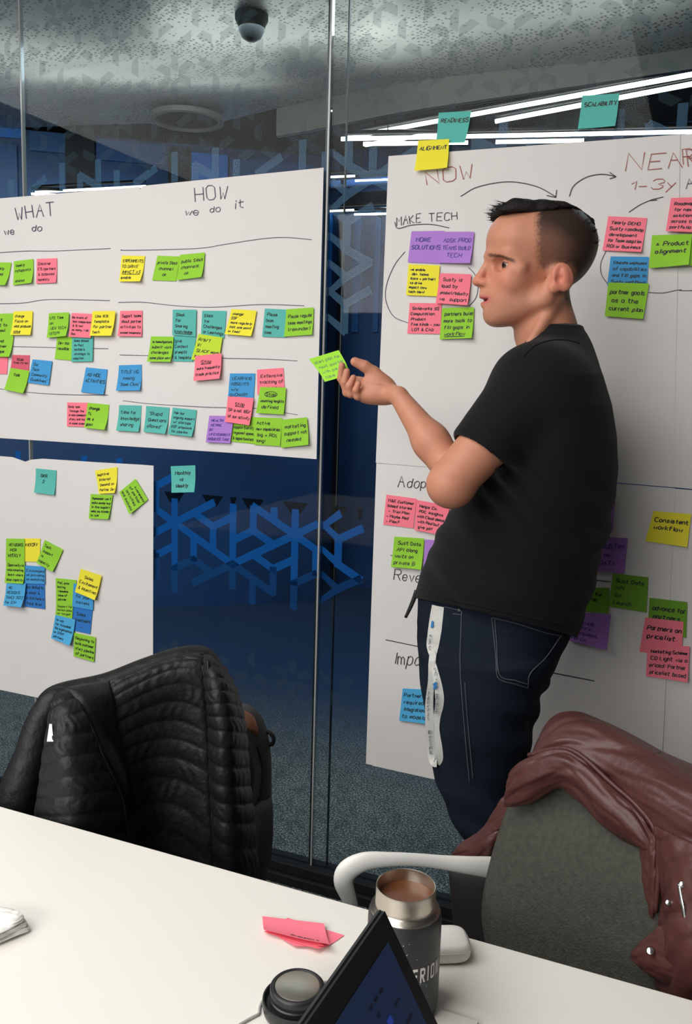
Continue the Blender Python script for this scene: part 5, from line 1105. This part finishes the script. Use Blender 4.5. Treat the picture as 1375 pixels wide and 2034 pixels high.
cloth('front_panel', [[(112, 1377, 1.31), (123, 1373, 1.305), (136, 1375, 1.31)], [(98, 1430, 1.27), (135, 1423, 1.262), (174, 1432, 1.28)], [(86, 1500, 1.26), (140, 1498, 1.238), (208, 1512, 1.285)],
      [(76, 1570, 1.255), (150, 1574, 1.228), (242, 1585, 1.30)], [(66, 1640, 1.255), (150, 1656, 1.225), (256, 1675, 1.31)], [(58, 1760, 1.26), (150, 1780, 1.24), (268, 1810, 1.315)]], 70, 130, .014, M['nylon'], PJ, disp=baffles(10, -.012, .0032, vary=.10, wr=.0008))
cloth('front_fold', [[(118, 1371, 1.315), (168, 1361, 1.34), (216, 1353, 1.362)], [(150, 1405, 1.29), (190, 1398, 1.318), (223, 1398, 1.346)], [(188, 1468, 1.292), (211, 1470, 1.325), (230, 1472, 1.345)], [(226, 1525, 1.30), (234, 1530, 1.325), (242, 1538, 1.345)], [(244, 1600, 1.312), (252, 1605, 1.33), (260, 1610, 1.345)]], 30, 50, .012, M['nylon'], PJ, puff=.008)
cloth('right_panel', [[(402, 1300, 1.405), (418, 1302, 1.40), (434, 1316, 1.43)], [(412, 1380, 1.36), (436, 1368, 1.35), (468, 1378, 1.43)], [(416, 1450, 1.36), (449, 1443, 1.34), (485, 1446, 1.44)], [(419, 1550, 1.36), (453, 1550, 1.34), (493, 1546, 1.45)],
      [(424, 1660, 1.36), (461, 1665, 1.345), (506, 1662, 1.45)], [(430, 1830, 1.37), (468, 1840, 1.35), (520, 1850, 1.45)]], 50, 170, .014, M['nylon'], PJ, disp=baffles(15, -.02, .0034, vary=-.05, wr=.0007))
tube('sleeve', [P(132, 1383, 1.36), P(106, 1394, 1.345), P(80, 1440, 1.335), P(62, 1500, 1.325), P(44, 1560, 1.32), P(25, 1640, 1.32), P(12, 1760, 1.32)], [.016, .021, .024, .026, .032, .036, .038], M['nylon'], PJ, n=28, samples=60)
tube('collar', [P(84, 1412, 1.345), P(98, 1392, 1.355), P(128, 1380, 1.365), P(212, 1362, 1.385), P(292, 1332, 1.405), P(362, 1310, 1.42), P(408, 1308, 1.43), P(432, 1332, 1.44)], [.010, .014, .0165, .017, .0175, .0175, .0155, .010], M['nylon'], PJ, n=20, samples=60, flat=1.4)
cloth('outer_back', [[(100, 1400, 1.385), (215, 1366, 1.42), (300, 1338, 1.445), (400, 1312, 1.46), (432, 1335, 1.465)], [(70, 1540, 1.43), (200, 1520, 1.49), (300, 1500, 1.505), (400, 1480, 1.49), (440, 1490, 1.46)], [(60, 1760, 1.43), (200, 1770, 1.50), (300, 1780, 1.51), (400, 1790, 1.49), (450, 1800, 1.46)]], 40, 40, .015, M['nylon'], PJ, disp=baffles(9, 0, .005))
for nm, pts, r in (('zip_tape', [(413, 1310, 1.372), (415, 1380, 1.352), (417, 1450, 1.350), (419, 1550, 1.350), (425, 1660, 1.350), (429, 1740, 1.355)], .0028),
                   ('piping', [(121, 1378, 1.30), (150, 1402, 1.282), (176, 1433, 1.272), (210, 1513, 1.277), (243, 1586, 1.292), (257, 1676, 1.302)], .0022)):
    tube(nm, [P(*q) for q in pts], [r] * len(pts), M['nylon'], PJ, n=8, samples=50)
mesh_obj('care_label', [P(98, 1438, 1.248), P(103, 1438, 1.246), P(106, 1473, 1.242), P(93, 1473, 1.244), P(98, 1438, 1.2488), P(103, 1438, 1.2468), P(106, 1473, 1.2428), P(93, 1473, 1.2448)], [(0, 1, 2, 3), (7, 6, 5, 4), (0, 4, 5, 1), (1, 5, 6, 2), (2, 6, 7, 3), (3, 7, 4, 0)], M['label_white'], PJ)

# backpack behind it
M['bag'] = mat('charcoal_canvas', (68, 70, 70), .85, bump=(300, .2)); M['tan'] = mat('tan_leather', (122, 74, 48), .55, bump=(120, .15))
BP = empty('backpack', P(480, 1600, 1.56)); tag(BP, 'charcoal backpack with tan leather patch behind the quilted jacket', 'backpack')
cloth('body', [[(448, 1404, 1.582), (470, 1398, 1.552), (492, 1402, 1.552), (508, 1425, 1.592)], [(436, 1425, 1.567), (470, 1425, 1.527), (504, 1430, 1.532), (524, 1460, 1.587)], [(432, 1490, 1.562), (480, 1490, 1.517), (516, 1492, 1.527), (531, 1505, 1.582)],
      [(432, 1580, 1.562), (485, 1580, 1.517), (518, 1578, 1.527), (532, 1575, 1.582)], [(436, 1670, 1.562), (490, 1672, 1.522), (516, 1668, 1.532), (529, 1655, 1.582)], [(450, 1760, 1.567), (490, 1765, 1.532), (510, 1755, 1.542), (520, 1740, 1.582)], [(465, 1800, 1.582), (490, 1805, 1.562), (502, 1800, 1.567), (508, 1790, 1.592)]], 30, 50, .012, M['bag'], BP, puff=.006)
cloth('front_pocket', [[(470, 1602, 1.507), (500, 1592, 1.505), (530, 1576, 1.552)], [(470, 1660, 1.487), (502, 1655, 1.492), (531, 1640, 1.542)], [(475, 1740, 1.497), (500, 1735, 1.497), (526, 1715, 1.547)]], 20, 24, .02, M['bag'], BP, puff=.01)
cloth('leather_patch', [[(474, 1408, 1.512), (490, 1414, 1.504), (503, 1428, 1.507)], [(480, 1430, 1.490), (496, 1436, 1.485), (510, 1450, 1.490)], [(486, 1448, 1.487), (499, 1452, 1.482), (513, 1462, 1.487)]], 14, 14, .006, M['tan'], BP, puff=.003)
tube('grab_loop', [P(522, 1450, 1.552), P(536, 1455, 1.547), P(544, 1466, 1.547), (P(541, 1478, 1.547)), P(530, 1476, 1.552), P(520, 1468, 1.557)], [.0035] * 6, M['belt'], BP, n=8, flat=2.0, samples=30)
for pts in ([(480, 1470, 1.492), (490, 1520, 1.484), (488, 1580, 1.484), (484, 1640, 1.477)], [(510, 1480, 1.497), (520, 1520, 1.512), (516, 1570, 1.507), (506, 1600, 1.492)]): tube('zip', [P(*q) for q in pts], [.0022] * 4, M['belt'], BP, n=8, samples=24)

# ------------------------------------------------------------------ maroon leather jacket over the right chair
M['leather'] = mat('maroon_leather', (80, 46, 43), 0.42, spec=0.4, bump=(60, 0.16, 6), var=(6, .14)); M['lining'] = mat('dark_lining', (26, 22, 23), .7); M['chrome'] = mat('chrome', (200, 200, 198), .18, 1.0)
LJ = empty('leather_jacket', P(1200, 1560, 1.15)); tag(LJ, 'maroon leather jacket hung over the right office chair', 'jacket')
def creases(a, sc, seed, k=2.0):
    return lambda U, V: a * (vnoise(U * sc, V * sc * k, seed) + .5 * vnoise(U * sc * 2.3, V * sc * k * 2.3, seed + 5)) - a * .8 * np.abs(np.sin((U * 3 + V * 5 + .6 * vnoise(U * 4, V * 4, seed + 9)) * 2.2)) ** 8
cloth('shoulders', [[(1058, 1508, 1.285), (1088, 1432, 1.27), (1135, 1413, 1.25), (1200, 1433, 1.215), (1300, 1484, 1.145), (1400, 1529, 1.075), (1500, 1572, 1.01)],
      [(1050, 1514, 1.225), (1093, 1465, 1.19), (1145, 1450, 1.17), (1210, 1470, 1.135), (1310, 1525, 1.065), (1410, 1575, 1.005), (1520, 1622, .955)],
      [(1035, 1524, 1.212), (1100, 1492, 1.17), (1152, 1500, 1.145), (1222, 1540, 1.105), (1312, 1590, 1.035), (1410, 1640, .975), (1530, 1690, .925)],
      [(1016, 1540, 1.215), (1108, 1504, 1.17), (1165, 1530, 1.145), (1240, 1595, 1.105), (1310, 1655, 1.03), (1420, 1710, .965), (1540, 1760, .915)]], 110, 70, .012, M['leather'], LJ, disp=creases(.0034, 3.2, 1.0))
cloth('collar', [[(1012, 1540, 1.208), (1050, 1507, 1.188), (1110, 1490, 1.163), (1152, 1504, 1.138), (1212, 1558, 1.10), (1268, 1608, 1.068), (1304, 1662, 1.04)],
      [(1003, 1575, 1.202), (1050, 1543, 1.172), (1110, 1523, 1.145), (1156, 1544, 1.122), (1206, 1600, 1.086), (1252, 1640, 1.062), (1293, 1692, 1.042)],
      [(1000, 1603, 1.212), (1055, 1594, 1.185), (1112, 1563, 1.165), (1155, 1594, 1.142), (1195, 1634, 1.115), (1235, 1661, 1.095), (1280, 1674, 1.07)]], 90, 36, .010, M['leather'], LJ, disp=creases(.0024, 4.0, 3.0), puff=.004)
cloth('lapel', [[(1270, 1668, 1.07), (1290, 1655, 1.045), (1305, 1662, 1.035)], [(1279, 1740, 1.055), (1293, 1735, 1.038), (1307, 1735, 1.030)], [(1290, 1822, 1.05), (1296, 1825, 1.035), (1301, 1815, 1.032)]], 20, 50, .008, M['leather'], LJ, disp=creases(.002, 3, 5.0))
cloth('front_panel', [[(1298, 1640, 1.03), (1345, 1660, .995), (1420, 1690, .955), (1520, 1730, .915)], [(1309, 1720, 1.03), (1345, 1730, .985), (1420, 1760, .945), (1530, 1800, .905)], [(1312, 1800, 1.03), (1345, 1810, .975), (1420, 1830, .935), (1530, 1870, .90)],
      [(1308, 1860, 1.03), (1345, 1880, .97), (1420, 1900, .93), (1530, 1930, .90)], [(1300, 1960, 1.03), (1340, 1990, .985), (1420, 2020, .945), (1530, 2060, .91)]], 70, 90, .012, M['leather'], LJ, disp=creases(.0042, 4, 7.0, .8))
cloth('pocket_flap', [[(1311, 1838, 1.0), (1330, 1850, .985), (1352, 1868, .972)], [(1256, 1888, 1.03), (1292, 1906, 1.0), (1348, 1935, .972)], [(1258, 1906, 1.03), (1302, 1945, 1.005), (1378, 1990, .975)]], 36, 36, .008, M['leather'], LJ, disp=creases(.0012, 3, 9.0))
cloth('left_sleeve', [[(1002, 1580, 1.265), (1030, 1592, 1.24), (1058, 1588, 1.222)], [(958, 1652, 1.295), (985, 1652, 1.26), (1010, 1638, 1.245)], [(912, 1682, 1.31), (942, 1688, 1.28), (988, 1668, 1.25)], [(893, 1706, 1.325), (930, 1702, 1.29), (978, 1699, 1.262)]], 40, 50, .012, M['leather'], LJ, disp=creases(.0015, 3, 11.0), puff=.004)
cloth('lining', [[(890, 1722, 1.345), (930, 1730, 1.325), (985, 1735, 1.30)], [(897, 1800, 1.345), (932, 1800, 1.325), (985, 1800, 1.30)], [(906, 1890, 1.345), (938, 1890, 1.325), (990, 1890, 1.30)]], 16, 20, .012, M['lining'], LJ)
cloth('outer_back', [[(1062, 1506, 1.29), (1135, 1415, 1.265), (1300, 1486, 1.16), (1500, 1574, 1.025)], [(1020, 1640, 1.35), (1120, 1600, 1.33), (1300, 1600, 1.22), (1540, 1690, 1.05)], [(1010, 1900, 1.37), (1120, 1900, 1.34), (1300, 1920, 1.23), (1550, 1960, 1.06)]], 30, 30, .012, M['leather'], LJ)
def seamline(pts, r=.0014, m='leather', nm='seam'): tube(nm, [P(*q) for q in pts], [r] * len(pts), M[m], LJ, n=6, samples=40)
seamline([(1050, 1500, 1.19), (1110, 1486, 1.157), (1152, 1499, 1.132), (1212, 1553, 1.094), (1268, 1603, 1.062), (1304, 1657, 1.034), (1308, 1735, 1.026), (1302, 1812, 1.028)], .0032, nm='piping')
so = [o for o in LJ.children if o.name.startswith('shoulders')][0]; bvhL = BVHTree.FromPolygons([tuple(v.co) for v in so.data.vertices], [tuple(p.vertices) for p in so.data.polygons])
for pts in ([(1082, 1450), (1092, 1468), (1104, 1490), (1110, 1498)], [(1222, 1556), (1240, 1528), (1270, 1506), (1312, 1494)], [(1120, 1505), (1160, 1515), (1215, 1560), (1270, 1612), (1300, 1645)]): seam('seam', pts, .0013, M['leather'], LJ, bvhL)
for pts in ([(1350, 1755, .972), (1358, 1800, .962), (1368, 1850, .955), (1378, 1900, .950)],): tube('zip', [P(*q) for q in pts], [.003] * 4, M['chrome'], LJ, n=8, samples=30)
for (x, y, d, r) in ((1292, 1889, .992, .0046), (1328, 1793, .983, .0036), (1356, 1757, .968, .004)):
    c = P(x, y, d); lathe('snap_button', [(r, 0), (r, .0015), (r * .8, .003), (0, .0036)], c, M['chrome'], LJ, n=20, axis=(CAM - c) / np.linalg.norm(CAM - c))

# ------------------------------------------------------------------ things on the tables
def zt(px, py, dz=0.0): return onZ(px, py, TZ + dz)
z8 = lambda x, y: (480 + x * .349, 1700 + y * .349)
def flat_note(c, col, text, label, dz, seed, curl):
    C4 = [zt(*z8(*q), dz) for q in c]
    # corners run so that the outward side is up
    return put_note(C4, col, text, 'r' if not text else 'k', label, 'pink notes lying on the table', seed, curl=curl, wd=.013)
flat_note([(262, 352), (585, 452), (432, 558), (128, 440)], 'pink', '', 'pink sticky note under another one, its right corner showing, on the white table', .0008, 3, .004)
flat_note([(150, 420), (330, 380), (470, 530), (300, 520)], 'pink', '', 'pink sticky note in the middle of the small pile on the table', .0022, 5, .002)
flat_note([(118, 343), (470, 385), (502, 540), (126, 438)], 'pink', '\n\n\n\n      Support', 'topmost pink sticky note of the small pile lying on the white table', .0045, 9, .006)

# napkin at the left edge
M['tissue'] = mat('tissue', (228, 226, 222), .95, bump=(60, .3)); NP = empty('napkin', zt(20, 1840)); tag(NP, 'crumpled white paper napkin at the left edge of the table', 'napkin')
def zd(px, py, dz): q = onZ(px, py, TZ + dz); return (px, py, float((q - CAM) @ FW))
for k, (dy, dz) in enumerate(((14, .004), (5, .009), (-5, .015))):
    cloth('tissue_layer', [[zd(-70, 1812 + dy, dz), zd(-10, 1806 + dy, dz), zd(30, 1812 + dy, dz), zd(56 - 5 * k, 1822 + dy, dz)], [zd(-70, 1840 + dy, dz), zd(-10, 1836 + dy, dz), zd(30, 1832 + dy, dz + .003), zd(60 - 6 * k, 1828 + dy, dz)], [zd(-70, 1880 + dy, dz), zd(-20, 1866 + dy, dz), zd(20, 1850 + dy, dz), zd(58 - 6 * k, 1834 + dy, dz)]], 22, 22, .003, M['tissue'], NP, disp=creases(.002, 3, 20. + k))

# insulated bottle
M['bottle'] = mat('charcoal_powder_coat', (44, 45, 47), .42, spec=.4); M['steel'] = mat('brushed_steel', (198, 190, 178), .32, 1.0, var=(30, .1)); M['coffee'] = mat('coffee', (104, 62, 36), .25); M['print_white'] = mat('print_white', (214, 212, 206), .6)
M['print_teal'] = mat('print_teal', (52, 92, 96), .6); M['print_red'] = mat('print_red', (196, 92, 76), .6)
bc = zt(797, 1998); bc[2] = TZ; R_ = .0366
BT = empty('bottle', bc); tag(BT, 'charcoal insulated bottle with steel rim and white lettering, open, beside the laptop', 'bottle')
lathe('body', [(.0, .0006), (R_ * .88, .0006), (R_ * .95, .004), (R_, .012), (R_, .099), (R_ * .985, .104), (R_ * .95, .1075)], bc, M['bottle'], BT, n=72)
lathe('neck', [(R_ * .95, .1075), (R_ * .93, .1095), (R_ * .86, .1115), (R_ * .825, .1135), (R_ * .815, .117), (R_ * .815, .1305), (R_ * .80, .1322), (R_ * .775, .1318), (R_ * .765, .129), (R_ * .765, .100)], bc, M['steel'], BT, n=72)
lathe('coffee', [(R_ * .766, .105), (R_ * .766, .1195), (0, .1195)], bc, M['coffee'], BT, n=60)
toc = CAM - bc; A0 = math.atan2(toc[1], toc[0])
def wrap(a, z, lift=.0003): t = A0 + a; return bc + np.array([(R_ + lift) * math.cos(t), (R_ + lift) * math.sin(t), z])
# block lettering wrapped round the wall
BL = {'H': [(0, 0, .22, 1), (.55, 0, .77, 1), (.2, .42, .57, .6)], 'Y': [], 'P': [(0, 0, .22, 1), (.2, .82, .6, 1), (.2, .38, .6, .56), (.55, .45, .77, .93)], 'E': [(0, 0, .22, 1), (.2, .82, .7, 1), (.2, .42, .62, .6), (.2, 0, .7, .18)],
      'R': [(0, 0, .22, 1), (.2, .82, .6, 1), (.2, .38, .6, .56), (.55, .5, .77, .93)], 'I': [(.1, 0, .32, 1)], 'O': [(0, .07, .22, .93), (.55, .07, .77, .93), (.1, .82, .67, 1), (.1, 0, .67, .18)], 'N': [(0, 0, .22, 1), (.55, 0, .77, 1)]}
QD = {'Y': [((0, 1), (.25, 1), (.5, .45), (.28, .45)), ((.52, 1), (.77, 1), (.5, .45), (.28, .45)), ((.28, .5), (.5, .5), (.5, 0), (.28, 0))], 'R': [((.25, .42), (.48, .42), (.8, 0), (.55, 0))], 'N': [((.15, 1), (.3, 1), (.62, 0), (.45, 0))]}
vs, fs = [], []
wl, h_, zb, a_s = .21, .0155, .051, -.36
for k, ch in enumerate('HYPERION'):
    qs = [((x0, y0), (x1, y0), (x1, y1), (x0, y1)) for x0, y0, x1, y1 in BL.get(ch, [])] + QD.get(ch, [])
    adv = a_s + k * wl - (.07 if k > 5 else 0)
    for q in qs:
        b = len(vs); vs += [wrap(adv + x * wl * .95, zb + y * h_) for x, y in q]; fs.append((b, b + 1, b + 2, b + 3))
mesh_obj('lettering', vs, fs, M['print_white'], BT)
def on_b(a, z): return wrap(a, z, .0003)
ring = [(.42 + .30 * math.cos(t), .0405 + .0085 * math.sin(t) + .003 * math.cos(t)) for t in np.linspace(-.4, 4.6, 40)]
def wrapribbon(nm, lines, wid, m):
    V_, F_ = ribbons([[(a * R_, z) for a, z in ln] for ln in lines], wid, lambda a, z: on_b(a / R_, z)); mesh_obj(nm, V_, F_, m, BT)
wrapribbon('ring_emblem', [ring], .0011, M['print_teal'])
wrapribbon('red_emblem', [[(.34, .030), (.40, .024), (.47, .026), (.50, .031)], [(.42, .031), (.46, .025), (.52, .021)], [(.33, .026), (.39, .021)]], .0020, M['print_red'])
rng = random.Random(11); vs, fs = [], []
for i in range(46):
    a, z = rng.uniform(-.7, 1.1), rng.uniform(.012, .095); s = rng.choice([.0003, .0004, .0006]);
    if .052 < z < .073: continue
    b = len(vs); vs += [wrap(a + dx * s / R_, z + dz * s) for dx, dz in ((1, 0), (0, 1), (-1, 0), (0, -1))]; fs.append((b, b + 1, b + 2, b + 3))
o = mesh_obj('printed_specks', vs, fs, M['print_white'], BT); o['kind'] = 'stuff'

# its lid, lying upside down
lc = zt(590, 2010); lc[2] = TZ
M['lid'] = mat('lid_black', (30, 31, 32), .4); LD = empty('screw_cap', lc); tag(LD, 'black screw lid lying upside down beside the laptop', 'lid')
lathe('cup', [(0, .0006), (.030, .0006), (.0335, .004), (.0345, .010), (.0345, .016), (.033, .0165), (.030, .012), (.0, .012)], lc, M['lid'], LD, n=56)
lathe('stopper', [(.0275, .012), (.0275, .0175), (.0262, .0185), (.0262, .0215), (.0272, .0225), (.0272, .0275), (.0262, .0287), (.0235, .0292), (.0225, .0286), (0, .0286)], lc, M['lid'], LD, n=56)
lathe('steel_disc', [(.0222, .0288), (.021, .0292), (0, .0292)], lc, M['steel'], LD, n=48)

# earbud case
M['gloss_white'] = mat('gloss_white', (236, 234, 228), .18, coat=.3); ec = zt(878, 1893); RZ = Matrix.Rotation(math.radians(28), 3, 'Z')
def squircle(t, a, b, e=.5): return (a * math.copysign(abs(math.cos(t)) ** e, math.cos(t)), b * math.copysign(abs(math.sin(t)) ** e, math.sin(t)))
EC = empty('earbud_case', ec); tag(EC, 'glossy white rounded earbud case on the table behind the bottle', 'case')
vs, fs = [], []
for i in range(13):
    ph = -math.pi / 2 + math.pi * i / 12; k = .62 + .38 * abs(math.cos(ph)) ** .6 if i not in (0, 12) else .55; zz = .0108 + .0106 * math.copysign(abs(math.sin(ph)) ** .8, math.sin(ph))
    for n in range(48): x, y = squircle(2 * math.pi * n / 48, .030 * k, .023 * k); q = RZ @ Vector((x, y, 0)); vs.append(ec + np.array(q) + np.array([0, 0, zz]))
for i in range(12):
    for n in range(48): a, b = i * 48 + n, i * 48 + (n + 1) % 48; fs.append((a, b, b + 48, a + 48))
fs += [tuple(range(47, -1, -1)), tuple(12 * 48 + n for n in range(48))]
mesh_obj('shell', vs, fs, M['gloss_white'], EC, smooth=True)
lr = [ec + np.array(RZ @ Vector((x, y, 0))) + np.array([0, 0, .0145]) for x, y in [(.0302 * math.copysign(abs(math.cos(t)) ** .55, math.cos(t)), .0232 * math.copysign(abs(math.sin(t)) ** .55, math.sin(t))) for t in np.linspace(0, 2 * math.pi, 60)]]
tube('lid_gap', lr, [.0003] * 60, M['edge_band'], EC, n=5)

# white folded card under the bottle
cw = [zt(874, 2012), zt(950, 2036), zt(905, 2110), zt(822, 2088)]
vs = [q + np.array([0, 0, z]) for z in (0.0004, .004) for q in cw]
tag(mesh_obj('folded_card', vs, [(3, 2, 1, 0), (4, 5, 6, 7)] + [(k, (k + 1) % 4, 4 + (k + 1) % 4, 4 + k) for k in range(4)], M['edge_band']), 'thin white folded card on the table at the foot of the bottle', 'card')

# laptop: lid leaning back, display turned to the right
M['bezel'] = mat('laptop_black', (22, 23, 24), .45); M['lid_edge'] = mat('laptop_lid', (40, 41, 42), .5); M['key'] = mat('key_black', (18, 18, 19), .55)
scr = mat('laptop_display', (30, 44, 72), .3, emit=.35); M['display'] = scr; M['ui_dark'] = mat('ui_dark', (16, 20, 40), .4, emit=.3); M['ui_blue'] = mat('ui_blue', (36, 62, 150), .4, emit=.4)
LA = P(762, 1803, .70); E1 = np.array([-.023, -1., 0]); E1 /= np.linalg.norm(E1); E2 = np.array([.503, -.012, -.864]); E2 /= np.linalg.norm(E2); EN = np.cross(E1, E2); EN *= np.sign(EN[0])
HL = (LA[2] - (TZ + .018)) / -E2[2]; LW = .305
def slab(name, o, u, v, n, a, b, m, parent, bev=.002):
    """box spanned by u*a, v*b, n*t given as ranges"""
    bm = bmesh.new(); bmesh.ops.create_cube(bm, size=1)
    for q in bm.verts: q.co = Vector(((a[0] + a[1]) / 2 + q.co.x * (a[1] - a[0]), (b[0] + b[1]) / 2 + q.co.y * (b[1] - b[0]), (n[0] + n[1]) / 2 + q.co.z * (n[1] - n[0])))
    if bev: bmesh.ops.bevel(bm, geom=list(bm.edges), offset=bev, segments=2, affect='EDGES')
    for q in bm.verts: q.co = Vector(o + u * q.co.x + v * q.co.y + EN_ * q.co.z)
    return bm_obj(name, bm, m, parent)
EN_ = EN
hin = LA + E2 * HL
LP = empty('laptop', hin + E1 * LW / 2); tag(LP, 'black laptop with its display turned away to the right, in front of the bottle', 'laptop')
slab('lid', LA, E1, E2, (-.0075, 0), (0, LW), (0, HL), M['lid_edge'], LP)
bz = slab('bezel', LA, E1, E2, (.0002, .0012), (.002, LW - .002), (.002, HL - .004), M['bezel'], LP, bev=0)
dp = slab('display', LA, E1, E2, (.0014, .0018), (.017, LW - .012), (.020, HL - .02), M['display'], LP, bev=0)
rng = random.Random(4); vs, fs = [], []
def ui(a0, b0, a1, b1, sk=0):
    b = len(vs); vs.extend([LA + E1 * a + E2 * c + EN * .0022 for a, c in ((a0, b0), (a1, b0), (a1 + sk, b1), (a0 + sk, b1))]); fs.append((b, b + 1, b + 2, b + 3))
for i in range(26):
    a, c = rng.uniform(.025, .26), rng.uniform(.03, .17); ui(a, c, a + rng.uniform(.003, .012), c + rng.uniform(.0015, .003))
for x in (.05, .06, .07): ui(x, .036, x + .006, .0385)
mesh_obj('screen_marks', vs, fs, M['ui_dark'], dp)['kind'] = 'stuff'; vs, fs = [], []
for a, c in ((.055, .055), (.10, .10), (.12, .06)): ui(a, c, a + .008, c + .006)
mesh_obj('screen_icons', vs, fs, M['ui_blue'], dp)['kind'] = 'stuff'
BX = np.array([1., -.023, 0]); BX /= np.linalg.norm(BX); EN_ = np.array([0, 0, 1.]); ho = np.array([hin[0], hin[1], TZ])
bs = slab('base', ho, E1, BX, (.0015, .0165), (0, LW), (0.004, .214), M['lid_edge'], LP)
for j in range(5):
    for i in range(13): slab('key', ho, E1, BX, (.0167, .0182), (.02 + i * .0205, .02 + i * .0205 + .017), (.03 + j * .0195, .03 + j * .0195 + .016), M['key'], bs, bev=0)
slab('touchpad', ho, E1, BX, (.0166, .0171), (.10, .20), (.14, .205), M['bezel'], bs, bev=0)
tube('hinge', [ho + E1 * .02 + np.array([.002, 0, .016]), ho + E1 * (LW - .02) + np.array([.002, 0, .016])], [.0045, .0045], M['bezel'], LP, n=10)

# thin pale cable on the table, left of the laptop
cp = [zt(440, 2062, .0016), zt(480, 2033, .0016), zt(531, 2005, .0016), zt(575, 1978, .0016), zt(603, 1962, .0016), zt(622, 1956, .0016), zt(660, 1950, .0016), zt(700, 1960, .0016)]
cp = list(crom(cp, 60))
for q in cp:
    dv = q[:2] - lc[:2]; r_ = np.linalg.norm(dv)
    if r_ < .0375: q[:2] = lc[:2] + dv / r_ * .0375
tag(tube('cable', cp, [.0014] * len(cp), mat('cable_grey', (168, 166, 162), .5), n=8, samples=60), 'thin pale grey cable lying on the table left of the laptop', 'cable')
